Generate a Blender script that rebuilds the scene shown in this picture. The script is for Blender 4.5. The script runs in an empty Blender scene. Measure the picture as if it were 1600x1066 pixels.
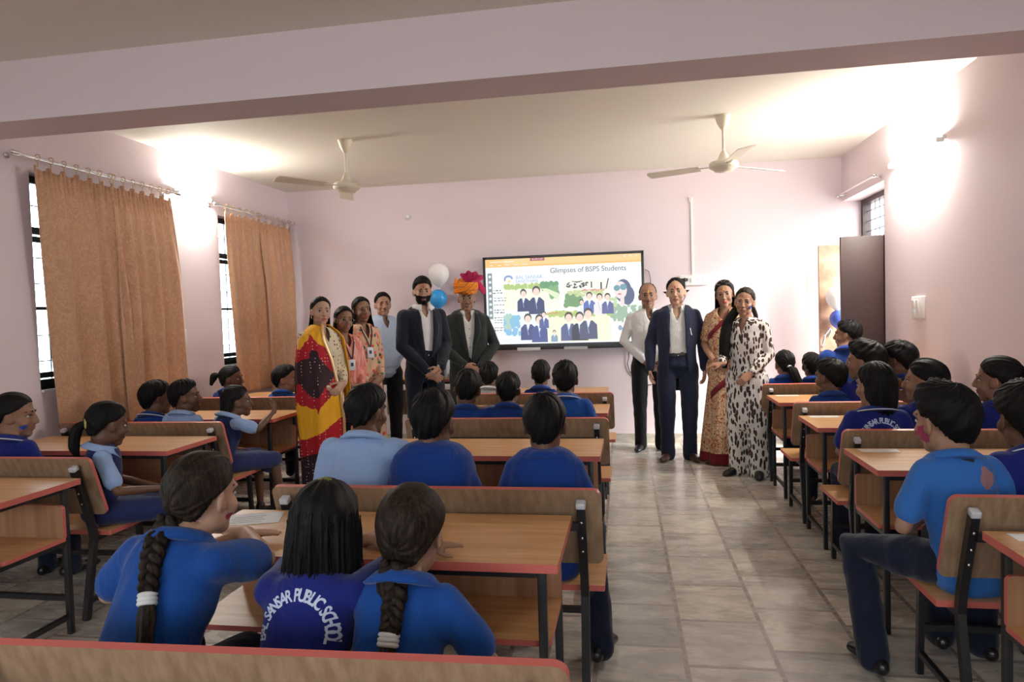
import bpy, bmesh, math, random
from math import sin, cos, pi, radians as rad, sqrt
from mathutils import Vector, Matrix, noise
from mathutils.bvhtree import BVHTree
V = Vector
scene = bpy.context.scene
COL = scene.collection

# ------------------------------------------------------------ camera, world, light
cam_d = bpy.data.cameras.new('camera')
cam = bpy.data.objects.new('camera', cam_d)
COL.objects.link(cam)
YAW, PIT, ROL = .1705, .0386, -.0308
cam_d.sensor_width = 36.0
cam_d.lens = 1085.0 / 1600 * 36
cam_d.clip_start = .05
fw = V((-sin(YAW)*cos(PIT), cos(YAW)*cos(PIT), -sin(PIT)))
r0 = V((cos(YAW), sin(YAW), 0)); u0 = r0.cross(fw)
rr = r0*cos(ROL) + u0*sin(ROL); uu = -r0*sin(ROL) + u0*cos(ROL)
cam.matrix_world = Matrix(((rr.x, uu.x, -fw.x, 0), (rr.y, uu.y, -fw.y, 0), (rr.z, uu.z, -fw.z, 1.43), (0, 0, 0, 1)))
scene.camera = cam
scene.view_settings.view_transform = 'Standard'
scene.view_settings.look = 'None'
scene.view_settings.gamma = 1
scene.view_settings.use_curve_mapping = False
scene.view_settings.exposure = EXPOSURE = 1.48
scene.cycles.use_denoising = True
scene.cycles.max_bounces = 8
scene.cycles.diffuse_bounces = 5
scene.cycles.sample_clamp_indirect = 4.0
scene.cycles.caustics_reflective = False
scene.cycles.caustics_refractive = False

W = bpy.data.worlds.new('world'); scene.world = W; W.use_nodes = True
wn = W.node_tree.nodes; wb = wn['Background']
wb.inputs[0].default_value = (.86, .95, 1.0, 1); wb.inputs[1].default_value = 4.4

# room: x -3.90..2.14, back wall y 7.57, ceiling 2.92
XL, XR, YB, YF, ZC = -3.90, 2.14, 7.57, -2.6, 2.92

def lamp_area(name, loc, rot, sx, sy, power, color=(1, 1, 1), portal=False):
    d = bpy.data.lights.new(name, 'AREA'); d.shape = 'RECTANGLE'; d.size = sx; d.size_y = sy
    d.energy = power; d.color = color
    if portal: d.cycles.is_portal = True
    o = bpy.data.objects.new(name, d); o.location = loc; o.rotation_euler = rot; COL.objects.link(o)
    return o
# sky portals: the door, the two windows in view and the ones behind the camera
lamp_area('portal_door', (2.52, 6.98, 1.25), (0, rad(90), 0), 2.5, 1.15, 1, portal=True)
lamp_area('portal_window', (-4.12, 4.69, 1.76), (0, rad(-90), 0), 1.5, 1.4, 1, portal=True)
lamp_area('portal_window', (-4.12, 6.76, 1.76), (0, rad(-90), 0), 1.5, 1.3, 1, portal=True)
lamp_area('portal_window', (-4.12, 0.60, 1.76), (0, rad(-90), 0), 1.5, 1.4, 1, portal=True)
lamp_area('portal_window', (-1.7, YF-.15, 1.88), (rad(90), 0, 0), 2.2, 1.2, 1, portal=True)
lamp_area('portal_window', (1.0, YF-.15, 1.88), (rad(90), 0, 0), 1.4, 1.2, 1, portal=True)
sun_d = bpy.data.lights.new('sun', 'SUN'); sun_d.energy = 4.0; sun_d.angle = rad(24); sun_d.color = (1, .95, .86)
sun = bpy.data.objects.new('sun', sun_d); COL.objects.link(sun)
sun.rotation_euler = V((-.80, .40, -.46)).to_track_quat('-Z', 'Y').to_euler()

# ------------------------------------------------------------ materials
def mat(name, col=(.5, .5, .5), rough=.6, metal=0, spec=.5, emit=None, estr=0, alpha=None, trans=0, sheen=0, sub=0):
    m = bpy.data.materials.new(name); m.use_nodes = True
    b = m.node_tree.nodes['Principled BSDF']
    b.inputs['Base Color'].default_value = (*col, 1)
    b.inputs['Roughness'].default_value = rough
    b.inputs['Metallic'].default_value = metal
    b.inputs['Specular IOR Level'].default_value = spec
    if emit: b.inputs['Emission Color'].default_value = (*emit, 1); b.inputs['Emission Strength'].default_value = estr
    if trans: b.inputs['Transmission Weight'].default_value = trans
    if sheen: b.inputs['Sheen Weight'].default_value = sheen
    if sub:
        b.inputs['Subsurface Weight'].default_value = sub
        b.inputs['Subsurface Radius'].default_value = (.02, .008, .004); b.inputs['Subsurface Scale'].default_value = .5
    m['b'] = 1
    return m

class NT:
    """small helper for node graphs"""
    def __init__(s, m): s.t = m.node_tree; s.b = s.t.nodes['Principled BSDF']; s._co = None
    def n(s, ty, **k):
        x = s.t.nodes.new(ty)
        for a, v in k.items(): setattr(x, a, v)
        return x
    def l(s, a, b): s.t.links.new(a, b)
    def co(s, scale=(1, 1, 1), rot=(0, 0, 0), loc=(0, 0, 0)):
        if not s._co: s._co = s.n('ShaderNodeTexCoord')
        mp = s.n('ShaderNodeMapping'); s.l(s._co.outputs['Object'], mp.inputs[0])
        mp.inputs['Location'].default_value = loc; mp.inputs['Scale'].default_value = scale; mp.inputs['Rotation'].default_value = rot
        return mp.outputs[0]
    def noise(s, scale, vec=None, detail=3, dist=0, rough=.5):
        x = s.n('ShaderNodeTexNoise'); x.inputs['Scale'].default_value = scale; x.inputs['Detail'].default_value = detail
        x.inputs['Distortion'].default_value = dist; x.inputs['Roughness'].default_value = rough
        s.l(vec if vec else s.co(), x.inputs['Vector']); return x.outputs['Fac']
    def vor(s, scale, vec=None, feat='F1', out='Distance', rnd=1):
        x = s.n('ShaderNodeTexVoronoi', feature=feat); x.inputs['Scale'].default_value = scale; x.inputs['Randomness'].default_value = rnd
        s.l(vec if vec else s.co(), x.inputs['Vector']); return x.outputs[out]
    def ramp(s, fac, stops, interp='LINEAR'):
        x = s.n('ShaderNodeValToRGB'); x.color_ramp.interpolation = interp; e = x.color_ramp.elements
        while len(e) < len(stops): e.new(.5)
        for i, (p, c) in enumerate(stops):
            e[i].position = p; e[i].color = (*c, 1) if len(c) == 3 else c
        s.l(fac, x.inputs[0]); return x.outputs[0]
    def mix(s, fac, a, b, mode='MIX'):
        x = s.n('ShaderNodeMix', data_type='RGBA', blend_type=mode)
        for i, v in ((0, fac), (6, a), (7, b)):
            if isinstance(v, (int, float)): x.inputs[i].default_value = v
            elif isinstance(v, tuple): x.inputs[i].default_value = (*v, 1)
            else: s.l(v, x.inputs[i])
        return x.outputs[2]
    def math(s, op, a, b=0):
        x = s.n('ShaderNodeMath', operation=op)
        for i, v in ((0, a), (1, b)):
            if isinstance(v, (int, float)): x.inputs[i].default_value = v
            else: s.l(v, x.inputs[i])
        return x.outputs[0]
    def col(s, c): s.l(c, s.b.inputs['Base Color'])
    def bump(s, h, strength=.3, dist=.01):
        x = s.n('ShaderNodeBump'); x.inputs['Strength'].default_value = strength; x.inputs['Distance'].default_value = dist
        s.l(h, x.inputs['Height']); s.l(x.outputs[0], s.b.inputs['Normal'])

def paint(name, col, amt=.03):
    m = mat(name, col, .75, spec=.25); t = NT(m)
    d = tuple(c*(1-amt*2) for c in col)
    t.col(t.mix(t.noise(1.3, detail=5), d, col)); t.bump(t.noise(60, detail=2), .05, .004); return m
M = {}
M['wall'] = paint('pink_wall_paint', (.79, .68, .718))
M['ceil'] = paint('cream_ceiling_paint', (.80, .76, .68))
M['beam'] = M['wall']
M['beam_under'] = paint('shaded_wall_paint', (.72, .60, .63))  # same paint as the walls, darkened to hold the underside's shade

def cloth(name, col, var=.12, rough=.85, wr=.35, wscale=9, weave=True, sheen=.15):
    m = mat(name, col, rough, spec=.2, sheen=sheen); t = NT(m)
    d = tuple(max(0, c*(1-var*2)) for c in col)
    t.col(t.mix(t.noise(5, detail=4), d, col))
    w = t.noise(wscale, t.co((1, 1, .45)), detail=3, dist=1.2)
    t.bump(w, wr, .03); return m

def marble():
    m = mat('marble_tile', (.5, .5, .5), .28, spec=.45); t = NT(m)
    br = t.n('ShaderNodeTexBrick'); t.l(t.co((1, 1, 1), (0, 0, rad(90) - .012), (.28, .14, 0)), br.inputs[0])
    br.offset = .37; br.inputs['Scale'].default_value = 1; br.inputs['Mortar Size'].default_value = .012
    br.inputs['Mortar Smooth'].default_value = .3
    br.inputs['Brick Width'].default_value = .42; br.inputs['Row Height'].default_value = .36
    br.inputs['Color1'].default_value = (0, 0, 0, 1); br.inputs['Color2'].default_value = (1, 1, 1, 1); br.inputs['Mortar'].default_value = (.5, .5, .5, 1)
    tile = br.outputs['Color']
    # every tile gets its own vein direction by shifting the noise space
    sc = t.n('ShaderNodeVectorMath', operation='SCALE'); t.l(tile, sc.inputs[0]); sc.inputs['Scale'].default_value = 37
    ad = t.n('ShaderNodeVectorMath', operation='ADD'); t.l(t.co((.9, 2.6, 1), (0, 0, .55)), ad.inputs[0]); t.l(sc.outputs[0], ad.inputs[1])
    v1 = t.noise(2.3, ad.outputs[0], detail=5, dist=1.3, rough=.5)
    v2 = t.noise(5, ad.outputs[0], detail=3, dist=2)
    base = t.ramp(v1, [(.28, (.40, .385, .355)), (.42, (.52, .495, .45)), (.52, (.64, .605, .545)), (.60, (.76, .72, .64)), (.70, (.56, .53, .48))])
    base = t.mix(t.ramp(v2, [(.45, (0, 0, 0)), (.75, (.5, .5, .5))]), base, (.64, .61, .55))
    tone = t.ramp(tile, [(0, (.74, .74, .76)), (1, (1.05, 1.01, .94))])
    base = t.mix(1.0, base, tone, 'MULTIPLY')
    t.col(t.mix(br.outputs['Fac'], base, (.34, .295, .265)))
    r = t.ramp(v2, [(.3, (.18, .18, .18)), (.8, (.4, .4, .4))]); t.l(r, t.b.inputs['Roughness'])
    return m
M['floor'] = marble()

def laminate(name, c1, c2, ax):
    m = mat(name, c1, .38, spec=.4); t = NT(m)
    s = {'x': (1.2, 16, 16), 'z': (20, 20, .6), 'y': (14, 1.2, 14)}[ax]
    g = t.noise(2.2, t.co(s, (0, 0, .16 if ax == 'x' else 0)), detail=6, dist=.12)
    t.col(t.mix(t.ramp(g, [(.35, (0, 0, 0)), (.68, (1, 1, 1))]), c1, c2)); return m
M['wood_top'] = laminate('desk_laminate', (.56, .29, .115), (.70, .40, .185), 'x')
M['wood_back'] = laminate('panel_laminate', (.25, .155, .092), (.36, .235, .145), 'z')
M['wood_dark'] = laminate('shelf_panel_laminate', (.33, .17, .09), (.42, .235, .13), 'z')
M['edge'] = mat('salmon_edge_band', (.56, .13, .105), .42)
M['steel'] = mat('black_painted_steel', (.012, .012, .014), .35, spec=.5)
M['cap'] = mat('grey_plastic_cap', (.55, .56, .60), .35)
M['chrome'] = mat('chrome', (.75, .75, .77), .2, 1)
M['white'] = mat('white_plastic', (.82, .80, .78), .4)
M['ivory'] = mat('ivory_enamel', (.80, .74, .60), .35)
M['black'] = mat('black_plastic', (.015, .015, .017), .4)

# ------------------------------------------------------------ mesh helper
class MB:
    def __init__(s): s.bm = bmesh.new(); s.k = 0
    def _f(s, vs):
        try: f = s.bm.faces.new(vs)
        except ValueError: return
        f.material_index = s.k; f.smooth = True; return f
    def box(s, c, d, M_=None, bev=0):
        c = V(c); b2 = bmesh.new()
        bmesh.ops.create_cube(b2, size=1)
        for v in b2.verts: v.co = V((v.co.x*d[0], v.co.y*d[1], v.co.z*d[2]))
        if bev: bmesh.ops.bevel(b2, geom=b2.edges[:], offset=bev, segments=2, affect='EDGES', profile=.6)
        s._merge(b2, Matrix.Translation(c) @ (M_ if M_ else Matrix()), flat=not bev); return s
    def _merge(s, b2, Mx=Matrix(), flat=False):
        mp = {}
        for v in b2.verts: mp[v] = s.bm.verts.new(Mx @ v.co)
        for f in b2.faces:
            g = s._f([mp[v] for v in f.verts])
            if g and flat: g.smooth = False
        b2.free()
    def prism(s, pts, z0, z1, Mx=Matrix(), side=None):
        """outline in xy extruded along z"""
        a = [s.bm.verts.new(Mx @ V((x, y, z0))) for x, y in pts]; b = [s.bm.verts.new(Mx @ V((x, y, z1))) for x, y in pts]
        k = s.k
        for f in (s._f(a[::-1]), s._f(b)):
            if f: f.smooth = False
        if side is not None: s.k = side
        n = len(pts)
        for i in range(n):
            f = s._f([a[i], a[(i+1) % n], b[(i+1) % n], b[i]])
            if f: f.smooth = False
        s.k = k; return s
    def rings(s, R, cap=True, closed=True):
        vs = [[s.bm.verts.new(p) for p in r] for r in R]; n = len(R[0])
        for a, b in zip(vs, vs[1:]):
            for i in range(n if closed else n-1):
                s._f([a[i], a[(i+1) % n], b[(i+1) % n], b[i]])
        if cap: s._f(vs[0][::-1]); s._f(vs[-1])
        return s
    def tube(s, pts, rad_, seg=12, side=None, round_=True, e=2.0):
        """tapered tube; rad_ = number, or list of numbers / (rx, ry); side = direction of rx"""
        pts = [V(p) for p in pts]; n = len(pts)
        if not isinstance(rad_, (list, tuple)): rad_ = [rad_]*n
        rad_ = [(r, r) if not isinstance(r, (tuple, list)) else r for r in rad_]
        R = []; ref = V(side) if side else None
        if ref is None:
            t = (pts[1]-pts[0]).normalized(); ref = V((0, 0, 1)) if abs(t.z) < .9 else V((1, 0, 0))
        out = []
        for i, p in enumerate(pts):
            t = (pts[min(i+1, n-1)] - pts[max(i-1, 0)]).normalized()
            x = ref - t*ref.dot(t)
            if x.length < 1e-4: x = t.orthogonal()
            x.normalize(); y = t.cross(x)
            if not side: ref = x
            out.append((p, t, x, y, rad_[i]))
        def ring(p, x, y, rx, ry):
            r = []
            for k in range(seg):
                a = 2*pi*k/seg; c, q = cos(a), sin(a)
                if e != 2: c = math.copysign(abs(c)**(2/e), c); q = math.copysign(abs(q)**(2/e), q)
                r.append(p + x*rx*c + y*ry*q)
            return r
        if round_:
            p, t, x, y, (rx, ry) = out[0]; m = min(rx, ry)
            for q in (.25, .62, .9): R.append(ring(p - t*m*sqrt(1-q*q), x, y, rx*q, ry*q))
        for p, t, x, y, (rx, ry) in out: R.append(ring(p, x, y, rx, ry))
        if round_:
            p, t, x, y, (rx, ry) = out[-1]; m = min(rx, ry)
            for q in (.9, .62, .25): R.append(ring(p + t*m*sqrt(1-q*q), x, y, rx*q, ry*q))
        return s.rings(R)
    def ell(s, c, r, Mx=None, seg=16):
        b2 = bmesh.new(); bmesh.ops.create_uvsphere(b2, u_segments=seg, v_segments=max(6, seg*2//3), radius=1)
        A = Matrix.Translation(V(c)) @ (Mx if Mx else Matrix()) @ Matrix.Diagonal((*r, 1))
        s._merge(b2, A); return s
    def lathe(s, prof, seg=24, Mx=Matrix(), cap=True):
        return s.rings([[Mx @ V((r*cos(2*pi*k/seg), r*sin(2*pi*k/seg), z)) for k in range(seg)] for r, z in prof], cap)
    def quad(s, *p):
        f = s._f([s.bm.verts.new(V(q)) for q in p])
        if f: f.smooth = False
        return s
    def mesh(s, name):
        bmesh.ops.recalc_face_normals(s.bm, faces=s.bm.faces[:])
        me = bpy.data.meshes.new(name); s.bm.to_mesh(me); s.bm.free(); return me
    def build(s, name, mats, parent=None, **k):
        me = s.mesh(name); return link(name, me, mats, parent, **k)

def link(name, me, mats, parent=None, **k):
    for m in (mats if isinstance(mats, (list, tuple)) else [mats]): me.materials.append(m)
    o = bpy.data.objects.new(name, me); COL.objects.link(o)
    if parent: o.parent = parent
    for a, v in k.items(): o[a] = v
    return o
def empty(name, loc=(0, 0, 0), rz=0, **k):
    o = bpy.data.objects.new(name, None); COL.objects.link(o); o.location = loc; o.rotation_euler = (0, 0, rz)
    o.empty_display_size = .1
    for a, v in k.items(): o[a] = v
    return o
def tag(o, label, cat, group=None):
    o['label'] = label; o['category'] = cat
    if group: o['group'] = group
    return o
def copy_tree(o, parent=None):
    c = o.copy(); COL.objects.link(c)
    if parent: c.parent = parent
    for ch in [x for x in bpy.data.objects if x.parent == o]: copy_tree(ch, c)
    return c
def struct(o): o['kind'] = 'structure'; return o
def rrect(w, h, r, n=5):
    P = []
    for cx, cy, a0 in ((w/2-r, h/2-r, 0), (-w/2+r, h/2-r, 90), (-w/2+r, -h/2+r, 180), (w/2-r, -h/2+r, 270)):
        for i in range(n+1):
            a = rad(a0 + 90*i/n); P.append((cx + r*cos(a), cy + r*sin(a)))
    return P
def text_mesh(txt, size, spacing=1.0, depth=0.0, bold=0.0):
    c = bpy.data.curves.new('t', 'FONT'); c.body = txt; c.size = size; c.align_x = 'CENTER'; c.align_y = 'CENTER'
    c.space_character = spacing; c.extrude = depth; c.offset = bold; c.resolution_u = 3
    o = bpy.data.objects.new('t', c); COL.objects.link(o)
    me = bpy.data.meshes.new_from_object(o.evaluated_get(bpy.context.evaluated_depsgraph_get()))
    bpy.data.objects.remove(o); bpy.data.curves.remove(c); return me
def add_mesh(mb, me, Mx):
    vs = [mb.bm.verts.new(Mx @ v.co) for v in me.vertices]
    for p in me.polygons:
        f = mb._f([vs[i] for i in p.vertices])
        if f: f.smooth = False

# ------------------------------------------------------------ the room
def slab(name, c, d, m, **k): return struct(MB().box(c, d).build(name, m, **k))
slab('floor', ((XL+XR)/2+.3, (YB+YF)/2, -.05), (XR-XL+1.6, YB-YF+.6, .1), M['floor'])
slab('ceiling', ((XL+XR)/2+.1, (YB+YF)/2, ZC+.06), (XR-XL+.8, YB-YF+.6, .12), M['ceil'])
wb_ = MB().box(((XL+XR)/2+.12, YB+.1, ZC/2), (XR-XL+.75, .2, ZC)); struct(wb_.build('wall_back', M['wall']))
mbf = MB(); xs = XL-.2
for a, b in ((-2.8, -.6), (.3, 1.7)):
    mbf.box(((xs+a)/2, YF-.1, ZC/2), (a-xs, .2, ZC)); xs = b
    mbf.box(((a+b)/2, YF-.1, .65), (b-a, .2, 1.30)); mbf.box(((a+b)/2, YF-.1, (2.45+ZC)/2), (b-a, .2, ZC-2.45))
mbf.box(((xs+XR+.36)/2, YF-.1, ZC/2), (XR+.36-xs, .2, ZC)); struct(mbf.build('wall_front', M['wall']))
# left wall with three window openings
def wall_x(name, x0, x1, holes, y0, y1):
    mb = MB(); ys = y0
    for a, b, z0, z1 in holes:
        mb.box(((x0+x1)/2, (ys+a)/2, ZC/2), (x1-x0, a-ys, ZC))
        if z0 > 0: mb.box(((x0+x1)/2, (a+b)/2, z0/2), (x1-x0, b-a, z0))
        mb.box(((x0+x1)/2, (a+b)/2, (z1+ZC)/2), (x1-x0, b-a, ZC-z1)); ys = b
    mb.box(((x0+x1)/2, (ys+y1)/2, ZC/2), (x1-x0, y1-ys, ZC))
    return struct(mb.build(name, M['wall']))
WZ0, WZ1 = 1.02, 2.47
wall_x('wall_left', XL-.2, XL, [(-.1, 1.3, WZ0, WZ1), (4.03, 5.35, WZ0, WZ1), (6.16, 7.36, WZ0, WZ1)], YF, YB)
wall_x('wall_right', XR, XR+.36, [(6.38, YB-.001, 0, 2.47)], YF, YB)
# beam
zb = 2.59
bm_ = MB(); bm_.box(((XL+XR)/2, 3.545, (zb+ZC)/2), (XR-XL, .31, ZC-zb))
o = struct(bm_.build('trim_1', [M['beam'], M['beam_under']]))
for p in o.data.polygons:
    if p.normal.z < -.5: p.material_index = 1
# skirting
sk = mat('skirting_marble', (.42, .39, .34), .3); t_ = NT(sk); t_.col(t_.ramp(t_.noise(4, t_.co((1, 1, 3)), 6, 1.5), [(.35, (.36, .33, .29)), (.65, (.56, .52, .46))]))
struct(MB().box(((XL+XR)/2, YB-.008, .052), (XR-XL, .016, .104)).build('baseboard_back', sk))
struct(MB().box((XL+.008, (YB+YF)/2, .052), (.016, YB-YF-.04, .104)).build('baseboard_left', sk))
struct(MB().box((XR-.008, (6.38+YF)/2, .052), (.016, 6.38-YF-.04, .104)).build('baseboard_right', sk))
# shallow edge of the ceiling at the back (construction line)
glass = mat('window_glass', (.9, .97, 1), .05, trans=1, spec=.5); glass.node_tree.nodes['Principled BSDF'].inputs['IOR'].default_value = 1.02
frame_m = mat('dark_window_frame', (.018, .022, .03), .4)
bar_m = mat('window_grille_steel', (.16, .18, .2), .5)
def window_left(n, y0, y1):
    root = struct(empty(f'window_{n}', (XL-.13, (y0+y1)/2, WZ0)))
    w = y1-y0; h = WZ1-WZ0; fr = MB(); t = .05
    for y in (-w/2+t/2, w/2-t/2): fr.box((0, y, h/2), (.06, t, h))
    for z in (t/2, h-t/2, h-.37): fr.box((0, 0, z), (.06, w-2*t, t if z > .1 else .07))
    fr.build('window_frame', frame_m, root)
    for s in (-1, 1):
        sa = MB(); c = s*(w/4-.012); sw = w/2-t-.01; z1 = h-.41; z0 = t+.02
        for y in (c-sw/2+.02, c+sw/2-.02): sa.box((.028, y, (z0+z1)/2), (.03, .04, z1-z0))
        for z in (z0+.02, z1-.02): sa.box((.028, c, z), (.03, sw-.08, .04))
        sa.box((.028, c, z0+.48), (.024, sw-.08, .022))
        q = sa.build('sash', frame_m, root)
        MB().box((.05, c-s*(sw/2-.02), z0+.42), (.022, .018, .11), bev=.004).build('window_handle', frame_m, q)
    MB().box((-.006, 0, h/2), (.004, w-.1, h-.1)).build('glass', glass, root)
    g = MB()
    for i in range(1, 9):
        g.box((-.06, -w/2+w*i/9, h/2), (.010, .010, h))
    for i in range(1, 8):
        g.box((-.066, 0, h*i/8), (.008, w, .008))
    g.build('grille', bar_m, root)
    MB().box((.03, 0, -.008), (.24, w-.004, .016)).build('window_sill', mat('white_sill', (.72, .74, .76), .5), root)
    return root
window_left(1, 4.03, 5.35); window_left(2, 6.16, 7.36); window_left(3, -.1, 1.3)
# door opening in the right wall: double door, transom window above
brown = mat('brown_door_paint', (.052, .022, .020), .45); t_ = NT(brown)
t_.col(t_.mix(t_.noise(3, t_.co((1, 1, .3)), 5), (.027, .011, .010), (.037, .016, .014)))
tanm = mat('worn_door_laminate', (.7, .45, .33), .5); t_ = NT(tanm)
t_.col(t_.ramp(t_.noise(5, t_.co((1, 1, .7)), 6, 1.5), [(.3, (.34, .17, .11)), (.5, (.48, .27, .18)), (.7, (.60, .38, .27))]))
DXF = 2.36
dr = struct(empty('door_1', (DXF, 6.975, 0)))
mb = MB()
for y in (-.572, .572): mb.box((0, y, 1.235), (.08, .05, 2.47))
mb.box((0, 0, 2.445), (.08, 1.1, .05)); mb.box((0, 0, 2.035), (.08, 1.1, .05))
mb.build('door_frame', brown, dr)
mb = MB()
for i in range(1, 9): mb.box((0, -.55+1.1*i/9, 2.24), (.010, .010, .37))
for z in (2.15, 2.25, 2.35): mb.box((.008, 0, z), (.008, 1.1, .008))
mb.build('transom_grille', bar_m, dr)
lf = MB().box((-.02-.27, -.532, 1.005), (.54, .036, 2.01), bev=.004).build('door_leaf', brown, dr); lf['label'] = 'dark brown open door leaf'
# far leaf: bright worn inner face
lf2 = MB().box((-.02-.25, .30, 1.005), (.52, .036, 2.01), bev=.004).build('door_leaf', tanm, dr); lf2['label'] = 'worn tan open door leaf'
lf2.location = (0, .0, 0)
MB().tube([(-.50, .27, 1.02), (-.515, .25, 1.03), (-.49, .235, 1.14), (-.45, .235, 1.20), (-.43, .25, 1.17), (-.45, .27, 1.12)], .011, 8).build('door_handle', M['chrome'], lf2)
mb = MB(); mb.tube([(-.52, .262, .96), (-.30, .262, .97)], .007, 8); mb.ell((-.52, .262, .96), (.013, .013, .013)); mb.build('door_bolt', M['black'], lf2)
mb = MB(); mb.tube([(-.46, .272, .82), (-.45, .25, .86), (-.42, .25, .84), (-.44, .268, .78), (-.47, .268, .77)], .012, 8); mb.build('door_hasp', M['black'], lf2)
for n, a, b in ((4, -2.8, -.6), (5, .3, 1.7)):
    rt = struct(empty(f'window_{n}', ((a+b)/2, YF-.12, 1.30))); mb = MB()
    for x in (-(b-a)/2+.03, 0, (b-a)/2-.03): mb.box((x, 0, .575), (.05, .06, 1.15))
    for z in (.025, 1.125): mb.box((0, 0, z), (b-a-.1, .06, .05))
    mb.build('window_frame', frame_m, rt)
# outside: pale ground and a neighbouring wall far off
outm = mat('sunlit_ground', (.55, .52, .46), .9)
slab('ground', (0, 3, -.72), (60, 50, .2), outm)
LAMP = 230
# ------------------------------------------------------------ desks and benches
sticker_m = mat('white_sticker', (.80, .80, .80), .5)
ink_m = mat('purple_ink', (.12, .05, .14), .6)
def board(w, h, t, r, Mx, faces='wood_top', name='board', parent=None, label=None):
    mb = MB(); mb.prism(rrect(w, h, r), -t/2, t/2, Mx, side=1)
    return mb.build(name, [M[faces], M['edge']], parent)
RX = Matrix.Rotation(rad(90), 4, 'X')
def make_desk(w=1.25):
    d = .48
    root = empty('school_desk')
    board(w, d, .026, .006, Matrix.Translation((0, d/2, .707)), 'wood_top', 'desktop', root)
    board(w-.07, d-.14, .018, .02, Matrix.Translation((0, d/2+.01, .452)), 'wood_top', 'book_shelf', root)
    board(w-.07, .165, .018, .02, Matrix.Translation((0, d-.075, .53)) @ RX, 'wood_dark', 'shelf_back', root)
    for sx in (-1, 1):
        x = sx*(w/2-.05)
        for y in (.035, d-.055):
            MB().box((x, y, .347), (.026, .026, .694), bev=.003).build('leg', M['steel'], root)
        MB().box((x, d/2-.01, .085), (.022, d-.12, .022)).build('side_rail', M['steel'], root)
        MB().box((x-sx*.0, d/2-.01, .432), (.02, d-.12, .02)).build('shelf_rail', M['steel'], root)
    f = MB()
    for y in (.035, d-.055): f.box((0, y, .682), (w-.13, .022, .022))
    for x in (-1, 1): f.box((x*(w/2-.05), d/2-.01, .682), (.022, d-.12, .022))
    f.build('top_frame', M['steel'], root)
    MB().box((0, d-.055, .17), (w-.13, .022, .025)).build('foot_rail', M['steel'], root)
    return root
def make_bench(w=1.26):
    root = empty('school_bench')
    tilt = math.atan2(.10, .30)
    Mx = Matrix.Translation((0, .052, .65)) @ Matrix.Rotation(rad(90)+tilt, 4, 'X')
    board(w, .315, .018, .03, Mx, 'wood_back', 'backrest', root)
    board(w, .34, .022, .008, Matrix.Translation((0, .275, .40)), 'wood_top', 'seat', root)
    for sx in (-1, 1):
        x = sx*(w/2-.07); post = MB()
        n = V((0, -cos(tilt), -sin(tilt)))
        pts = [V((x, -.025, .742)), V((x, .062, .46)), V((x, .075, .385)), V((x, .062, .32)), V((x, .0, .0))]
        R = []
        for i, p in enumerate(pts):
            t = (pts[min(i+1, 4)]-pts[max(i-1, 0)]).normalized(); y = V((1, 0, 0)).cross(t)
            R.append([p+V((a*.015, 0, 0))+y*b*.015 for a, b in ((-1, -1), (1, -1), (1, 1), (-1, 1))])
        post.rings(R)
        for f in post.bm.faces: f.smooth = False
        q = post.build('post', M['steel'], root)
        MB().box((x, -.029, .752), (.035, .035, .024), Matrix.Rotation(tilt, 4, 'X'), bev=.006).build('end_cap', M['cap'], q)
        for k, zz in enumerate((.69, .63, .575)):
            yy = -.025+(.742-zz)*.308
            b = MB(); b.ell((x, yy-.016, zz-.005), (.0055, .004, .0055), seg=8); b.build('bolt', M['chrome'], q)
        lg = MB(); lg.rings([[V((x+a*.013, (.39 if z else .415)+b*.013, z)) for a, b in ((-1, -1), (1, -1), (1, 1), (-1, 1))] for z in (0, .389)])
        for f in lg.bm.faces: f.smooth = False
        lg.build('front_leg', M['steel'], root)
        MB().box((x, .21, .085), (.022, .40, .022)).build('side_rail', M['steel'], root)
        MB().box((x, .24, .378), (.022, .31, .022)).build('seat_rail', M['steel'], root)
    MB().box((0, -.022, .672), (w-.16, .022, .028)).build('back_rail', M['steel'], root)
    MB().box((0, .40, .19), (w-.16, .022, .025)).build('foot_rail', M['steel'], root)
    return root
desk0 = make_desk(); bench0 = make_bench(); _used = set()
def put(proto, x, y, label, group, cat, sx=1, rz=0):
    o = proto if proto.name not in _used else copy_tree(proto)
    _used.add(proto.name); o.location = (x, y, 0); o.rotation_euler.z = rz; o.scale = (sx, 1, 1)
    tag(o, label, cat, group); return o
GD, GB = 'school desks', 'school benches'
DC = [put(desk0, -.845, 1.92, 'wooden desk nearest the camera, where three girls sit with braids and loose hair', GD, 'desk'),
      put(desk0, -.79, 3.40, 'middle-column desk in front of the two broad-backed boys in blue', GD, 'desk'),
      put(desk0, -.80, 4.86, 'middle-column desk just ahead of the three small boys seen from behind', GD, 'desk'),
      put(desk0, -.85, 6.08, 'farthest desk of the middle column, below the big screen', GD, 'desk')]
LXc = -3.185
DL = [put(desk0, LXc+.02, 2.37, 'desk at the left edge of the photo with nobody sitting behind it', GD, 'desk', .955),
      put(desk0, LXc, 3.49, 'left-column desk in front of the girl in the pinafore who sits sideways', GD, 'desk', .955),
      put(desk0, LXc, 4.66, 'left-column desk on which the long-haired girl in a pinafore leans', GD, 'desk', .955),
      put(desk0, LXc, 6.0, 'farthest left-column desk, beside the second window curtain', GD, 'desk', .955)]
RXc = 1.0+.56
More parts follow.
